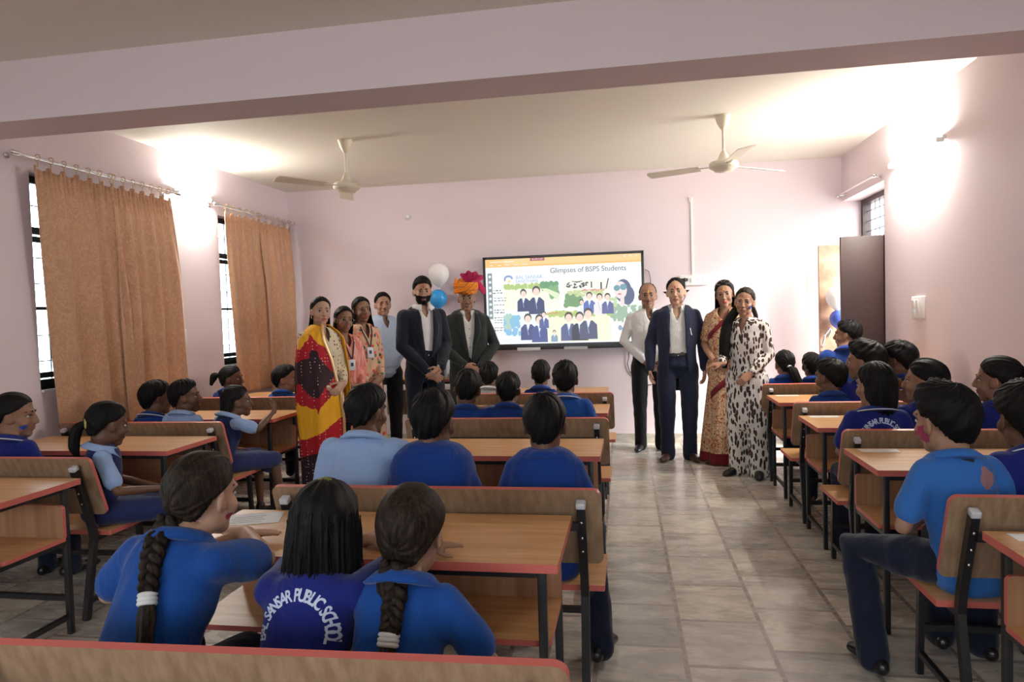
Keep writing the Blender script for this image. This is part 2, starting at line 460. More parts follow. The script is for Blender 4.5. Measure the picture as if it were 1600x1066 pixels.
DR = [put(desk0, RXc+.03, 1.84, 'desk cut by the lower right corner of the photo with a white sticker', GD, 'desk', .87),
      put(desk0, RXc, 3.14, 'right-column desk ahead of the boy with the pink-stained cheek', GD, 'desk', .87),
      put(desk0, RXc+.03, 4.22, 'right-column desk just beyond the girl whose back reads SANSAR PUBLIC SCHOOL', GD, 'desk', .87),
      put(desk0, RXc+.04, 5.33, 'farthest right-column desk, nearest the woman in the leaf-print dress', GD, 'desk', .87)]
BC = [put(bench0, -.755, 1.20, 'bench whose long backrest runs along the bottom edge of the photo', GB, 'bench', 1, rad(1.8)),
      put(bench0, -.75, 2.455, 'bench seating the boy in pale blue and two boys in royal blue', GB, 'bench'),
      put(bench0, -.775, 4.13, 'bench whose whole backrest shows between the two rows of boys', GB, 'bench'),
      put(bench0, -.775, 5.42, 'farthest middle-column bench, its right end against the pink wall', GB, 'bench')]
BL = [put(bench0, LXc, 2.93, 'bench at the far left seating the girl with the silver bangle', GB, 'bench', .95),
      put(bench0, LXc, 4.03, 'left-column bench seating two boys and the long-haired girl', GB, 'bench', .95),
      put(bench0, LXc, 5.36, 'farthest left-column bench, its end hidden by the yellow shawl', GB, 'bench', .95)]
BR = [put(bench0, 1.55, 2.43, 'bench at the right edge seating the boy with the pink cheek', GB, 'bench', .87),
      put(bench0, 1.58, 3.69, 'right-column bench seating the girl with SANSAR PUBLIC SCHOOL on her back', GB, 'bench', .87),
      put(bench0, 1.58, 4.75, 'right-column bench seating the small boy close to the aisle and two taller boys', GB, 'bench', .87),
      put(bench0, 1.59, 5.89, 'farthest right-column bench, seating the ponytailed girl', GB, 'bench', .87)]
for d_, sx_ in ((DR[0], -1), (DR[1], -1), (DR[2], -1), (DR[3], -1)):
    s_ = MB().box((sx_*.46, .42, .7212), (.20, .07, .001)).build('sticker', sticker_m, d_); s_['label'] = 'white printed sticker'
    if d_ is DR[0]:
        q = MB()
        for k, w_ in enumerate((.010, .014, .012, .016, .011, .013)): q.box((-.505+.021*k, .415, .7218), (w_, .010 if k else .016, .0004))
        q.build('printed_line', ink_m, s_)
        s_.scale = (1, 1, 1)
# papers on the nearest desk
for i, (x, y, r, lb) in enumerate(((-1.36, 2.28, .35, 'loose paper under the hand of the girl with the long braid at left'),)):
    p_ = empty('paper', (x, y, .7205), r); tag(p_, lb, 'paper')
    MB().box((0, 0, .0012), (.20, .14, .0018)).build('sheet', mat('paper_white', (.82, .83, .85), .6), p_)
    q = MB()
    for k in range(4): q.box((-.02+.01*(k % 2), -.04+.022*k, .0024), (.11, .004, .0004))
    q.build('writing', mat('grey_print', (.35, .36, .42), .7), p_)

# ------------------------------------------------------------ long table by the back wall with cartons
tb = empty('side_table', (-2.05, 6.98, 0)); tag(tb, 'long table against the back wall behind the men in suits', 'table')
board(1.30, .44, .026, .006, Matrix.Translation((0, .22, .762)), 'wood_top', 'tabletop', tb)
board(1.24, .27, .018, .01, Matrix.Translation((0, .30, .50)) @ RX, 'wood_back', 'front_panel', tb)
for x in (-.6, .6):
    for y in (.04, .40): MB().box((x, y, .374), (.028, .028, .748)).build('leg', M['steel'], tb)
MB().box((0, .04, .735), (1.2, .022, .024)).build('apron_rail', M['steel'], tb)
bx = empty('storage_box', (-2.02, 7.19, .776)); tag(bx, 'pale grey box with a dark top, on the table between the two suited men', 'box')
MB().box((0, 0, .10), (.17, .16, .20), bev=.006).build('case', mat('pale_grey_plastic', (.42, .45, .48), .5), bx)
MB().box((0, 0, .235), (.17, .16, .068), bev=.006).build('lid', M['black'], bx)
MB().box((-.045, -.0815, .06), (.02, .003, .05)).build('slot', M['black'], bx)
bk = MB(); bk.box((0, 0, .02), (.26, .17, .04), bev=.004); o = bk.build('folder', mat('grey_card', (.45, .45, .47), .7)); o.location = (-1.80, 7.2, .776)
tag(o, 'flat grey folder lying on the table behind the man in the turban', 'folder')

# ------------------------------------------------------------ curtains
cur_m = mat('tan_jacquard_curtain', (.5, .26, .12), .6, spec=.3, sheen=.3); t_ = NT(cur_m)
w1 = t_.noise(16, t_.co((1, 1, .6)), 4, 2.5)
cc = t_.mix(t_.ramp(w1, [(.42, (0, 0, 0)), (.5, (.75, .75, .75)), (.56, (0, 0, 0))]), (.47, .25, .14), (.60, .36, .22))
cc = t_.mix(t_.ramp(t_.vor(55), [(.12, (.7, .7, .7)), (.2, (0, 0, 0))]), cc, (.66, .44, .29))
t_.col(cc); t_.bump(t_.noise(300), .15, .002)
t_.b.inputs['Transmission Weight'].default_value = 0
brass = mat('brass_ring', (.50, .30, .10), .35, .3)
def curtain(y0t, y1t, y0b, y1b, zb_, seed, label, amp=.030, fold=7, parent_group='tan curtains', dx=0):
    rnd = random.Random(seed); ph = [rnd.uniform(0, 6.28) for _ in range(6)]
    root = empty('curtain', (XL+.11, 0, 0)); tag(root, label, 'curtain', parent_group)
    NU, NV = 110, 46; g = []
    zt = 2.495
    for j in range(NV+1):
        v = j/NV; row = []
        for i in range(NU+1):
            u = i/NU; sm = v*v*(3-2*v)
            y = (y0t+(y1t-y0t)*u)*(1-v) + (y0b+(y1b-y0b)*u)*v
            fo = fold*(1-.45*min(1, v*2.2)); f = sin(2*pi*fold*(u+.03*sin(5*u+ph[0])) + ph[1] + .6*v*sin(ph[2]+3*u))
            f2 = sin(2*pi*(fold*.45)*u + ph[3] + v*1.3)
            a = amp*(.25+.75*min(1, v*3)) * (.75+.25*sin(4*u+ph[4])); f *= 1-.6*min(1, v*2.5)
            x = dx*min(1, v*3) + a*f*.6 + a*1.25*(f2+.25*sin(2*pi*fold*.9*u+ph[5]))*min(1, v*2) + .012*sin(fold*6*pi*u)*(1-min(1, v*8))
            z = zt + (zb_-zt)*v - .018*(1-cos(2*pi*fold*1.0*u))*max(0, 1-v*6)
            row.append(V((x, y, z)))
        g.append(row)
    mb = MB()
    vs = [[mb.bm.verts.new(p) for p in r] for r in g]
    for a, b in zip(vs, vs[1:]):
        for i in range(NU): mb._f([a[i], a[i+1], b[i+1], b[i]])
    o = mb.build('drape', cur_m, root)
    md = o.modifiers.new('s', 'SOLIDIFY'); md.thickness = .003; md.offset = 0
    n = fold+1
    for k in range(n):
        y = y0t+.03+(y1t-y0t-.06)*k/(n-1)
        q = MB(); q.rings([[V((.0, y, 2.545)) + V((cos(a)*(.021+.003*cos(b)), .003*sin(b), sin(a)*(.021+.003*cos(b)))) for b in [2*pi*m/6 for m in range(6)]] for a in [2*pi*m/18 for m in range(19)]], cap=False)
        q.tube([(0, y, 2.523), (0, y, 2.485)], .0022, 6)
        q.build('curtain_ring', brass, root)
    return root
curtain(3.96, 4.66, 4.08, 4.80, .71, 3, 'left half of the tan curtain pair on the near left window', .034, 6)
curtain(4.63, 5.32, 4.66, 5.43, .68, 8, 'right half of the tan curtain pair on the near left window', .030, 6, dx=.035)
curtain(6.10, 6.74, 6.20, 6.86, .73, 5, 'left half of the tan curtain pair on the far left window', .030, 5)
curtain(6.72, 7.40, 6.76, 7.42, .66, 12, 'right half of the tan curtain pair, closest to the back corner', .026, 5, dx=.03)
def rod(name, y0, y1, x, z, label, wallx, s=1):
    r = empty(name, (x, 0, z)); tag(r, label, 'curtain rod', 'curtain rods')
    MB().tube([(0, y0, 0), (0, y1, 0)], .0085, 12).build('pole', M['chrome'], r)
    for y in (y0, y1):
        MB().tube([(0, y-.022, 0), (0, y+.022, 0)], .016, 12).build('finial', M['chrome'], r)
    for y in (y0+.05, y1-.05):
        q = MB(); q.tube([(0, y, 0), (wallx-x-s*.004, y, 0)], .006, 8); q.lathe([(.02, 0), (.02, .006)], 14, Matrix.Translation((wallx-x-(0 if s < 0 else .006), y, 0)) @ Matrix.Rotation(rad(90), 4, 'Y'))
        q.build('bracket', M['chrome'], r)
rod('curtain_rod', 3.82, 5.42, XL+.11, 2.543, 'steel curtain rod above the near left window', XL, -1)
rod('curtain_rod', 5.98, 7.48, XL+.11, 2.543, 'steel curtain rod above the far left window', XL, -1)
rod('curtain_rod', 6.42, 7.50, XR-.07, 2.515, 'bare white curtain rod above the doorway', XR, 1)

# ------------------------------------------------------------ tube lamps on the side walls
def wall_lamp(x, s, y0, y1, z, label):
    r = empty('tube_lamp', (x, 0, z)); tag(r, label, 'lamp', 'lit tube lamps')
    MB().box((s*.012, (y0+y1)/2, .015), (.024, y1-y0, .03), bev=.003).build('batten', M['white'], r)
    MB().tube([(s*.045, y0+.03, 0), (s*.045, y1-.03, 0)], .013, 12).build('tube', mat('lit_tube', (1, 1, 1), .5, emit=(1, .965, .87), estr=LAMP), r)
    for y in (y0+.012, y1-.012):
        MB().box((s*.036, y, .0), (.050, .022, .036), bev=.004).build('lamp_holder', M['white'], r)
wall_lamp(XR, -1, 5.20, 6.12, 2.53, 'lit tube lamp on the right wall above the open door')
wall_lamp(XL, 1, 5.50, 6.00, 2.58, 'lit tube lamp on the left wall between the two curtained windows')

# ------------------------------------------------------------ ceiling fans
def fan(x, y, a0, label):
    r = empty('ceiling_fan', (x, y, ZC)); tag(r, label, 'ceiling fan', 'ceiling fans')
    MB().lathe([(.012, -.115), (.022, -.10), (.045, -.06), (.058, -.02), (.062, -.004), (.062, 0)]).build('canopy', M['ivory'], r)
    MB().tube([(0, 0, -.10), (0, 0, -.30)], .011, 12).build('downrod', M['ivory'], r)
    MB().lathe([(.012, -.27), (.022, -.28), (.045, -.33), (.055, -.345), (.10, -.355), (.112, -.37), (.112, -.395), (.098, -.408), (.085, -.412), (.07, -.43), (.0, -.435)]).build('motor_housing', M['ivory'], r)
    for k in range(3):
        a = a0+k*2*pi/3; Mx = Matrix.Rotation(a, 4, 'Z')
        q = MB(); q.box((.15, 0, -.385), (.13, .03, .006), None); q.bm.transform(Mx)
        b = q.build('blade_bracket', M['ivory'], r)
        q = MB(); T = Mx @ Matrix.Translation((.40, 0, -.385)) @ Matrix.Rotation(rad(11), 4, 'X')
        q.prism([(-.21, -.055), (.21, -.07), (.225, 0), (.21, .055), (-.21, .05)], -.002, .002, T)
        q.build('blade', M['ivory'], r)
fan(-2.31, 5.53, rad(-6), 'cream ceiling fan on the left, over the group of women')
fan(.74, 5.66, rad(38), 'cream ceiling fan on the right, nearer the lit wall')

# ------------------------------------------------------------ wall fittings
def plate(x, y, z, axis, w, h, kind, name, label, cat, rockers):
    r = empty(name, (x, y, z)); tag(r, label, cat)
    T = {'R': Matrix.Rotation(rad(-90), 4, 'Z'), 'L': Matrix.Rotation(rad(90), 4, 'Z'), 'B': Matrix()}[axis]
    q = MB(); q.box((0, -.012, 0), (w, .024, h), bev=.006); q.bm.transform(T); q.build('plate', M['white'], r)
    for (a, b, c, d, k) in rockers:
        q = MB()
        if k == 'switch': q.box((a, -.027, b), (c, .010, d), Matrix.Rotation(rad(6), 4, 'X'), bev=.002)
        else:
            for dx, dz in ((-.007, -.006), (.007, -.006), (0, .008)): q.lathe([(.0032, 0), (.0032, .004)], 10, Matrix.Translation((a+dx, -.0235, b+dz)) @ Matrix.Rotation(rad(90), 4, 'X'))
        q.bm.transform(T); q.build('rocker' if k == 'switch' else 'socket_pins', M['white'] if k == 'switch' else M['black'], r)
plate(XR, 5.66, 1.385, 'R', .20, .17, 0, 'switch_plate', 'white switch plate on the right wall above the seated pupils', 'switch', [(-.05, .03, .05, .06, 'switch'), (-.05, -.04, .05, .05, 'switch'), (.03, 0, .03, .12, 'switch')])
plate(XL, 5.50, 1.32, 'L', .15, .13, 0, 'wall_socket', 'white socket plate on the left wall between the curtains', 'socket', [(-.03, 0, .03, .05, 'switch'), (.03, 0, 0, 0, 'pins')])
plate(.66, YB, 1.73, 'B', .29, .11, 0, 'switch_board', 'white socket board on the back wall above the man in the navy suit', 'socket', [(-.02, 0, .022, .05, 'switch'), (.04, .015, 0, 0, 'pins'), (.09, .015, 0, 0, 'pins')])
pl = MB(); pl.box((0, -.018, 0), (.07, .036, .03), bev=.006); pl.tube([(0, -.03, 0), (0, -.045, 0)], .02, 10)
o = pl.build('plug_body', M['black']); o.name = 'black_plug'; o.location = (.565, YB-.024, 1.735); tag(o, 'black plug in the socket board on the back wall', 'plug')
q = MB(); q.tube([(.565, YB-.065, 1.72), (.567, YB-.03, 1.64), (.57, YB-.02, 1.56), (.54, YB-.02, 1.50), (.49, YB-.015, 1.46), (.46, YB-.012, 1.40)], .004, 8)
tag(q.build('power_cord', M['black']), 'thin black cord hanging from the plug behind the navy suit', 'cord')
q = MB(); q.box((.655, YB-.008, 2.17), (.022, .016, .78)); o = q.build('cable_conduit', M['white']); tag(o, 'narrow white cable conduit running down the back wall', 'conduit')
q = MB(); q.box((0, -.012, 0), (.045, .024, .045), bev=.004); q.ell((0, -.026, 0), (.012, .006, .012)); o = q.build('junction_box', M['white']); o.location = (.653, YB, 2.575); tag(o, 'small white box at the top of the cable conduit', 'junction box')
q = MB(); q.lathe([(.028, 0), (.030, .008), (.022, .024), (.012, .03)], 16, Matrix.Rotation(rad(90), 4, 'X')); q.tube([(.02, -.012, .0), (-.03, -.02, .0)], .010, 8); o = q.build('bulb_holder', M['white']); o.location = (-2.45, YB, 2.56); tag(o, 'small empty bulb holder high on the back wall, left of the screen', 'lamp holder')
cordpts = [(-.03, YB-.02, 1.02), (-.035, YB-.015, .92), (-.05, YB-.01, .86), (-.03, YB-.01, .78), (.03, YB-.01, .72), (.10, YB-.01, .65), (.14, YB-.01, .625), (.20, YB-.01, .63)]
q = MB(); q.tube(cordpts, .0045, 8); tag(q.build('power_cord', M['black']), 'black cord drooping below the right end of the screen', 'cord')
q = MB(); q.tube([(.16, YB-.03, 1.86), (.20, YB-.02, 1.84), (.215, YB-.015, 1.76), (.21, YB-.015, 1.62)], .004, 8); tag(q.build('power_cord', M['black']), 'short black cord curving out from the right edge of the screen', 'cord')

# ------------------------------------------------------------ balloons
def balloon(name, x, y, z, r, col, label, up=1):
    m = mat('balloon_'+name, col, .22, spec=.6, sub=.0)
    root = empty('balloon', (x, y, z)); tag(root, label, 'balloon', 'balloons')
    prof = [(.0, 1.0), (.35, .95), (.70, .74), (.92, .42), (1.0, .05), (.95, -.32), (.78, -.68), (.5, -.98), (.22, -1.2), (.07, -1.3)]
    MB().lathe([(max(a, .002)*r, b*r*up) for a, b in prof], 32).build('skin', m, root)
    MB().lathe([(.006, -1.29*r*up), (.014, (-1.29*r-.016)*up), (.010, (-1.29*r-.018)*up)], 12).build('knot', m, root)
balloon('white', -2.07, YB-.16, 1.90, .118, (.82, .80, .80), 'white balloon on the back wall above the blue one', 1)
balloon('blue', -2.09, YB-.15, 1.63, .098, (.02, .30, .72), 'blue balloon on the back wall behind the bearded man', 1)
balloon('tan', -1.84, YB-.09, 1.72, .085, (.70, .56, .60), 'pale pink balloon on the wall beside the orange turban', 1)
balloon('dw', 1.96, 7.13, 1.50, .105, (.9, .9, .88), 'white balloon hanging on the open tan door', 1)
balloon('db', 1.98, 7.15, 1.29, .085, (.08, .14, .62), 'dark blue balloon hanging low on the open tan door', 1)

# ------------------------------------------------------------ interactive display
tv = empty('display_panel', (-.72, YB, 1.55)); tag(tv, 'large wall-mounted screen showing orange banner and school photos', 'screen')
TW, TH = 1.735, 1.0; ty = -.085
cx0, cz0 = 0, 0
MB().box((0, -.045, 0), (TW, .07, 1.02), bev=.006).build('casing', M['black'], tv)
q = MB(); t_b = .028
for x in (-TW/2+t_b/2, TW/2-t_b/2): q.box((x, ty, .02), (t_b, .014, TH-.02), bev=.003)
q.box((0, ty, .51-t_b/2), (TW, .014, t_b), bev=.003); q.box((0, ty, -.51+.03), (TW, .014, .062), bev=.003)
q.build('bezel', mat('dark_grey_bezel', (.03, .032, .036), .35), tv)
for x in (-.38, .13): MB().box((x, -.118, -.505), (.25, .05, .035), bev=.005).build('pen_tray', mat('pale_tray', (.6, .6, .62), .4), tv)
SX0, SX1, SZ0, SZ1 = -TW/2+t_b, TW/2-t_b, -.448, .482
def em(name, col, s=1.0):
    col = tuple(c+(1-c)*WASH for c in col)
    m = bpy.data.materials.new(name); m.use_nodes = True; n = m.node_tree.nodes; n.clear()
    e = n.new('ShaderNodeEmission'); e.inputs[0].default_value = (*col, 1); e.inputs[1].default_value = s*SCR
    o = n.new('ShaderNodeOutputMaterial'); m.node_tree.links.new(e.outputs[0], o.inputs[0]); return m
SCR = .385; WASH = .10
scr = MB().box(((SX0+SX1)/2, -.081, (SZ0+SZ1)/2), (SX1-SX0, .004, SZ1-SZ0)).build('screen', em('screen_white', (.93, .98, 1.0)), tv)
def E(name, c): return em(name, c)
LY = [-.0835]
SW, SH = SX1-SX0, SZ1-SZ0
def uv(u, v): return SX0+SW*u, SZ1-SH*v      # u right, v down
class Pic:
    """flat pieces shown on the screen, one mesh per picture"""
    def __init__(s): s.mb = MB(); s.m = []; s.y = -.0838
    def c(s, col):
        m = em('screen_colour', col); s.m.append(m); s.mb.k = len(s.m)-1; s.y -= .00008; return s
    def rect(s, u0, v0, u1, v1):
        a = uv(u0, v0); b = uv(u1, v1); s.mb.quad((a[0], s.y, a[1]), (a[0], s.y, b[1]), (b[0], s.y, b[1]), (b[0], s.y, a[1])); return s
    def poly(s, P):
        f = s.mb._f([s.mb.bm.verts.new(V((uv(u, v)[0], s.y, uv(u, v)[1]))) for u, v in P]); return s
    def oval(s, u, v, ru, rv, n=18): return s.poly([(u+ru*cos(2*pi*i/n), v+rv*sin(2*pi*i/n)) for i in range(n)])
    def text(s, txt, u, v, size, sp=1.0):
        me = text_mesh(txt, size, sp); x, z = uv(u, v)
        add_mesh(s.mb, me, Matrix.Translation((x, s.y, z)) @ Matrix.Rotation(rad(90), 4, 'X')); return s
    def blobs(s, u0, v0, u1, v1, n, ru, rv, seed):
        r = random.Random(seed)
        for _ in range(n): s.oval(r.uniform(u0, u1), r.uniform(v0, v1), ru*r.uniform(.6, 1.3), rv*r.uniform(.6, 1.3), 9)
        return s
    def out(s, name): return s.mb.build(name, s.m, scr)
P_ = Pic(); P_.c((.98, .56, .17)).rect(0, 0, 1, .095).c((1, .66, .28)).rect(.12, 0, 1, .075)
P_.c((1, .88, .74)).rect(.03, .026, .19, .036)
for k, w_ in enumerate((.02, .022, .022, .03, .04)): P_.rect(.03+.053*k, .066, .03+.053*k+w_, .075)
P_.c((.42, .08, .10)).rect(.295, 0, .39, .034).c((1, .92, .9)).text('BE JAN AAN', .343, .016, .022)
P_.c((1, .8, .55)).oval(.90, .022, .008, .014).oval(.935, .022, .008, .014).oval(.97, .022, .006, .012); P_.out('web_banner')
P_ = Pic(); P_.c((.10, .10, .13)).text('Glimpses of BSPS Students', .665, .158, .078, .97); P_.out('headline')
P_ = Pic(); P_.c((.25, .36, .62)).poly([(.150+.03*cos(a), .235+.045*sin(a)) for a in [pi+pi*i/10 for i in range(11)]] + [(.150+.019*cos(a), .24+.026*sin(a)) for a in [2*pi-pi*i/10 for i in range(11)]])
P_.c((.95, .80, .25)).oval(.155, .262, .012, .016).c((.30, .33, .42)).oval(.126, .245, .006, .014)
P_.c((.30, .45, .78)).text('BAL SANSAR', .285, .222, .052).text('SANSTHAN', .27, .268, .048); P_.out('logo')
P_ = Pic(); P_.c((.22, .28, .29)).rect(.012, .16, .042, .70).c((.85, .95, .95))
for k in range(8): P_.oval(.027, .20+.065*k, .009, .016)
P_.out('tool_bar')
P_ = Pic(); P_.c((.05, .05, .05))
rs = random.Random(4)
for k in range(16):
    v = .36+.03*k + (.02 if k > 4 else 0)
    if k in (2, 6, 9, 13): continue
    u = .03 if k < 3 else .05
    for _ in range(4):
        w_ = rs.uniform(.008, .018); P_.rect(u, v, u+w_, v+rs.uniform(.005, .012)); u += w_+rs.uniform(.004, .01)
P_.out('side_menu')
def student(P, u, v, s, blz=(.03, .05, .16), hair=(.06, .05, .05), skin=(.92, .72, .62)):
    P.c(blz).poly([(u-.052*s, v+.27*s), (u-.050*s, v+.12*s), (u-.025*s, v+.075*s), (u+.025*s, v+.075*s), (u+.050*s, v+.12*s), (u+.052*s, v+.27*s)])
    P.c((.95, .96, 1)).poly([(u-.014*s, v+.07*s), (u+.014*s, v+.07*s), (u, v+.15*s)])
    P.c((.30, .50, .85)).poly([(u-.012*s, v+.08*s), (u-.008*s, v+.08*s), (u+.004*s, v+.21*s), (u, v+.21*s)])
    P.c(hair).oval(u, v-.005*s, .026*s, .055*s).c(skin).oval(u, v+.012*s, .021*s, .045*s)
def photo(name, u0, v0, u1, v1, bg, hedge, studs, extra=None, foot=None):
    P = Pic(); P.c(bg).rect(u0, v0, u1, v1)
    if hedge:
        for (c, a) in hedge: P.c(c).blobs(*a)
    if extra: extra(P)
    for a in studs: student(P, *a)
    return P.out(name)
photo('group_photo', .115, .295, .475, .60, (.93, .97, .80), [((.45, .62, .20), (.125, .31, .36, .35, 60, .012, .022, 1)), ((.13, .36, .17), (.365, .30, .465, .36, 60, .014, .03, 2)), ((.22, .45, .2), (.42, .34, .47, .46, 30, .012, .03, 5))],
      [(.245, .405, .80), (.330, .385, 1.0)], lambda P: P.c((.80, .90, .58)).poly([(.36, .36), (.475, .50), (.475, .42), (.40, .36)]))
photo('group_photo', .50, .27, .80, .60, (.95, .95, .86), [((.18, .36, .16), (.52, .44, .62, .57, 130, .014, .026, 3)), ((.62, .72, .35), (.54, .40, .76, .46, 50, .014, .014, 4)), ((.06, .06, .07), (.53, .29, .66, .37, 34, .008, .008, 6)), ((.75, .30, .28), (.62, .385, .78, .41, 24, .01, .005, 7))],
      [(.62, .53, .55, (.93, .93, .95)), (.67, .46, .75, (.1, .16, .5)), (.735, .48, .75, (.9, .85, .85)), (.785, .48, .72, (.12, .14, .35))],
      lambda P: P.c((.05, .05, .05)).rect(.682, .30, .690, .37).rect(.742, .31, .752, .39).poly([(.775, .38), (.790, .27), (.797, .27), (.783, .38)]))
photo('group_photo', .115, .62, .39, .985, (.88, .96, .99), [((.25, .55, .78), (.12, .68, .22, .88, 60, .012, .03, 9)), ((.45, .66, .55), (.12, .66, .155, .82, 20, .01, .03, 10))],
      [(.27, .70, .95, (.05, .07, .22)), (.345, .715, 1.0, (.06, .09, .30)), (.375, .66, .6, (.08, .12, .34))])
photo('group_photo', .395, .62, .80, .985, (.94, .96, .72), [((.46, .62, .18), (.40, .64, .80, .68, 90, .014, .022, 11)), ((.85, .25, .18), (.41, .645, .48, .655, 10, .01, .006, 12))],
      [(.44, .87, .42, (.25, .38, .5)), (.535, .70, 1.02, (.10, .12, .28)), (.605, .70, 1.02, (.03, .03, .06)), (.66, .665, 1.1, (.08, .09, .18))])
def sung(P):
    P.c((.10, .13, .24)).oval(.885, .42, .052, .135).oval(.91, .47, .045, .11).c((.93, .80, .78)).oval(.868, .41, .040, .10).c((.90, .76, .74)).rect(.865, .49, .89, .58)
    P.c((.16, .36, .42)).oval(.845, .385, .020, .034).oval(.886, .375, .022, .036)
    P.c((.70, .12, .14)).oval(.862, .455, .012, .008)
photo('portrait_photo', .80, .27, 1.0, .985, (.97, .99, .99), [((.36, .52, .38), (.81, .58, .99, .76, 70, .012, .026, 14)), ((.55, .72, .40), (.80, .50, .84, .58, 14, .01, .02, 15))], [], lambda P: (sung(P), P.c((.10, .35, .80)).oval(.90, .86, .03, .04).c((.3, .4, .5)).oval(.86, .84, .012, .03)))
# ------------------------------------------------------------ people
def skin_mat(name, c):
    m = mat(name, c, .5, spec=.35, sub=.12); t = NT(m)
    t.col(t.mix(t.noise(14, detail=4), tuple(x*.86 for x in c), tuple(min(1, x*1.08) for x in c))); t.bump(t.noise(160), .08, .002); return m
SK = {'d': skin_mat('skin_dark', (.135, .062, .036)), 'm': skin_mat('skin_brown', (.28, .145, .092)), 'l': skin_mat('skin_tan', (.38, .205, .135)), 'f': skin_mat('skin_fair', (.50, .30, .21))}
def hair_mat(name, c, c2):
    m = mat(name, c, .6, spec=.13); t = NT(m)
    n = t.noise(40, t.co((3, 3, .5)), 4, 1.2); t.col(t.mix(t.ramp(n, [(.4, (0, 0, 0)), (.75, (1, 1, 1))]), c, c2)); t.bump(n, .35, .004); return m
HM = {'k': hair_mat('black_hair', (.004, .0036, .004), (.013, .0115, .011)), 'b': hair_mat('dark_brown_hair', (.010, .0065, .005), (.045, .028, .019)), 'g': hair_mat('greying_hair', (.02, .018, .018), (.12, .11, .11))}
eye_w = mat('eye_white', (.42, .39, .37), .35); eye_k = mat('dark_iris', (.012, .008, .006), .15)
lip_m = {'n': mat('lips_natural', (.24, .085, .07), .45), 'r': mat('lips_red', (.42, .03, .05), .4)}
def remesh(mb, voxel, smooth=4, name='m', fold=0):
    me = mb.mesh(name); o = bpy.data.objects.new('tmp', me); COL.objects.link(o)
    r = o.modifiers.new('r', 'REMESH'); r.mode = 'VOXEL'; r.voxel_size = voxel; r.use_smooth_shade = True
    s = o.modifiers.new('s', 'SMOOTH'); s.factor = .5; s.iterations = smooth
    out = bpy.data.meshes.new_from_object(o.evaluated_get(bpy.context.evaluated_depsgraph_get()))
    bpy.data.objects.remove(o); bpy.data.meshes.remove(me); out.name = name
    for p in out.polygons: p.use_smooth = True
    if fold:
        sd = len(out.vertices) % 97; co = [v.co.copy() for v in out.vertices]; no = [v.normal.copy() for v in out.vertices]
        for v, c, n_ in zip(out.vertices, co, no):
            w_ = c+V((noise.noise(c*5), noise.noise(c*5+V((9, 3, 1))), noise.noise(c*4+V((2, 7, 5)))))*.07
            a = noise.noise(V((w_.x*11+sd, w_.y*11, (w_.z+.45*w_.x)*4.5))); b = noise.noise(V((w_.x*7-w_.z*6, w_.y*9+sd, w_.z*13)))
            v.co = c+n_*fold*((1-2*abs(a))*.55-.3+b*.6)
    return out
def bvh(me): return BVHTree.FromPolygons([v.co for v in me.vertices], [tuple(p.vertices) for p in me.polygons])
def lerp(a, b, t): return a+(b-a)*t
def itp(tab, x):
    if x <= tab[0][0]: return tab[0][1]
    for (a, p), (b, q) in zip(tab, tab[1:]):
        if x <= b: return lerp(p, q, (x-a)/(b-a))
    return tab[-1][1]

def hand(mb, w, d, n, side, s=1.0, curl=.5, spread=.5):
    """w wrist, d direction of the palm, n palm normal, side +1/-1 where the thumb sits along n x d"""
    d = V(d).normalized(); n = V(n); n = (n-d*n.dot(d)).normalized(); x = n.cross(d).normalized()*side
    k = w+d*.088*s
    mb.tube([w-d*.02*s, w+d*.02*s, w+d*.055*s, k], [(.026*s, .020*s), (.033*s, .017*s), (.040*s, .0155*s), (.039*s, .013*s)], 12, side=x)
    for i, (off, ln) in enumerate(((.029, .070), (.010, .079), (-.010, .073), (-.029, .056))):
        dd = (d+x*off*spread*6).normalized(); p = k+x*off*s-d*.006*s; pts = [p]; c = curl*(.55+.12*i)
        nn = n.copy()
        for q in (.44, .32, .24):
            dd, nn = (dd*cos(c)+nn*sin(c)).normalized(), (nn*cos(c)-dd*sin(c)).normalized()
            p = p+dd*ln*q*s; pts.append(p)
        r = (.0095 if i < 3 else .008)*s
        mb.tube(pts, [r, r*.97, r*.9, r*.78], 8)
    b = w+d*.028*s+x*.026*s+n*.004*s
    t1 = (d*.62+x*.66+n*.35).normalized(); t2 = (d*.88+x*.22+n*.42).normalized()
    mb.tube([b, b+t1*.034*s, b+t1*.034*s+t2*.030*s, b+t1*.034*s+t2*.052*s], [.0135*s, .0115*s, .010*s, .008*s], 8)

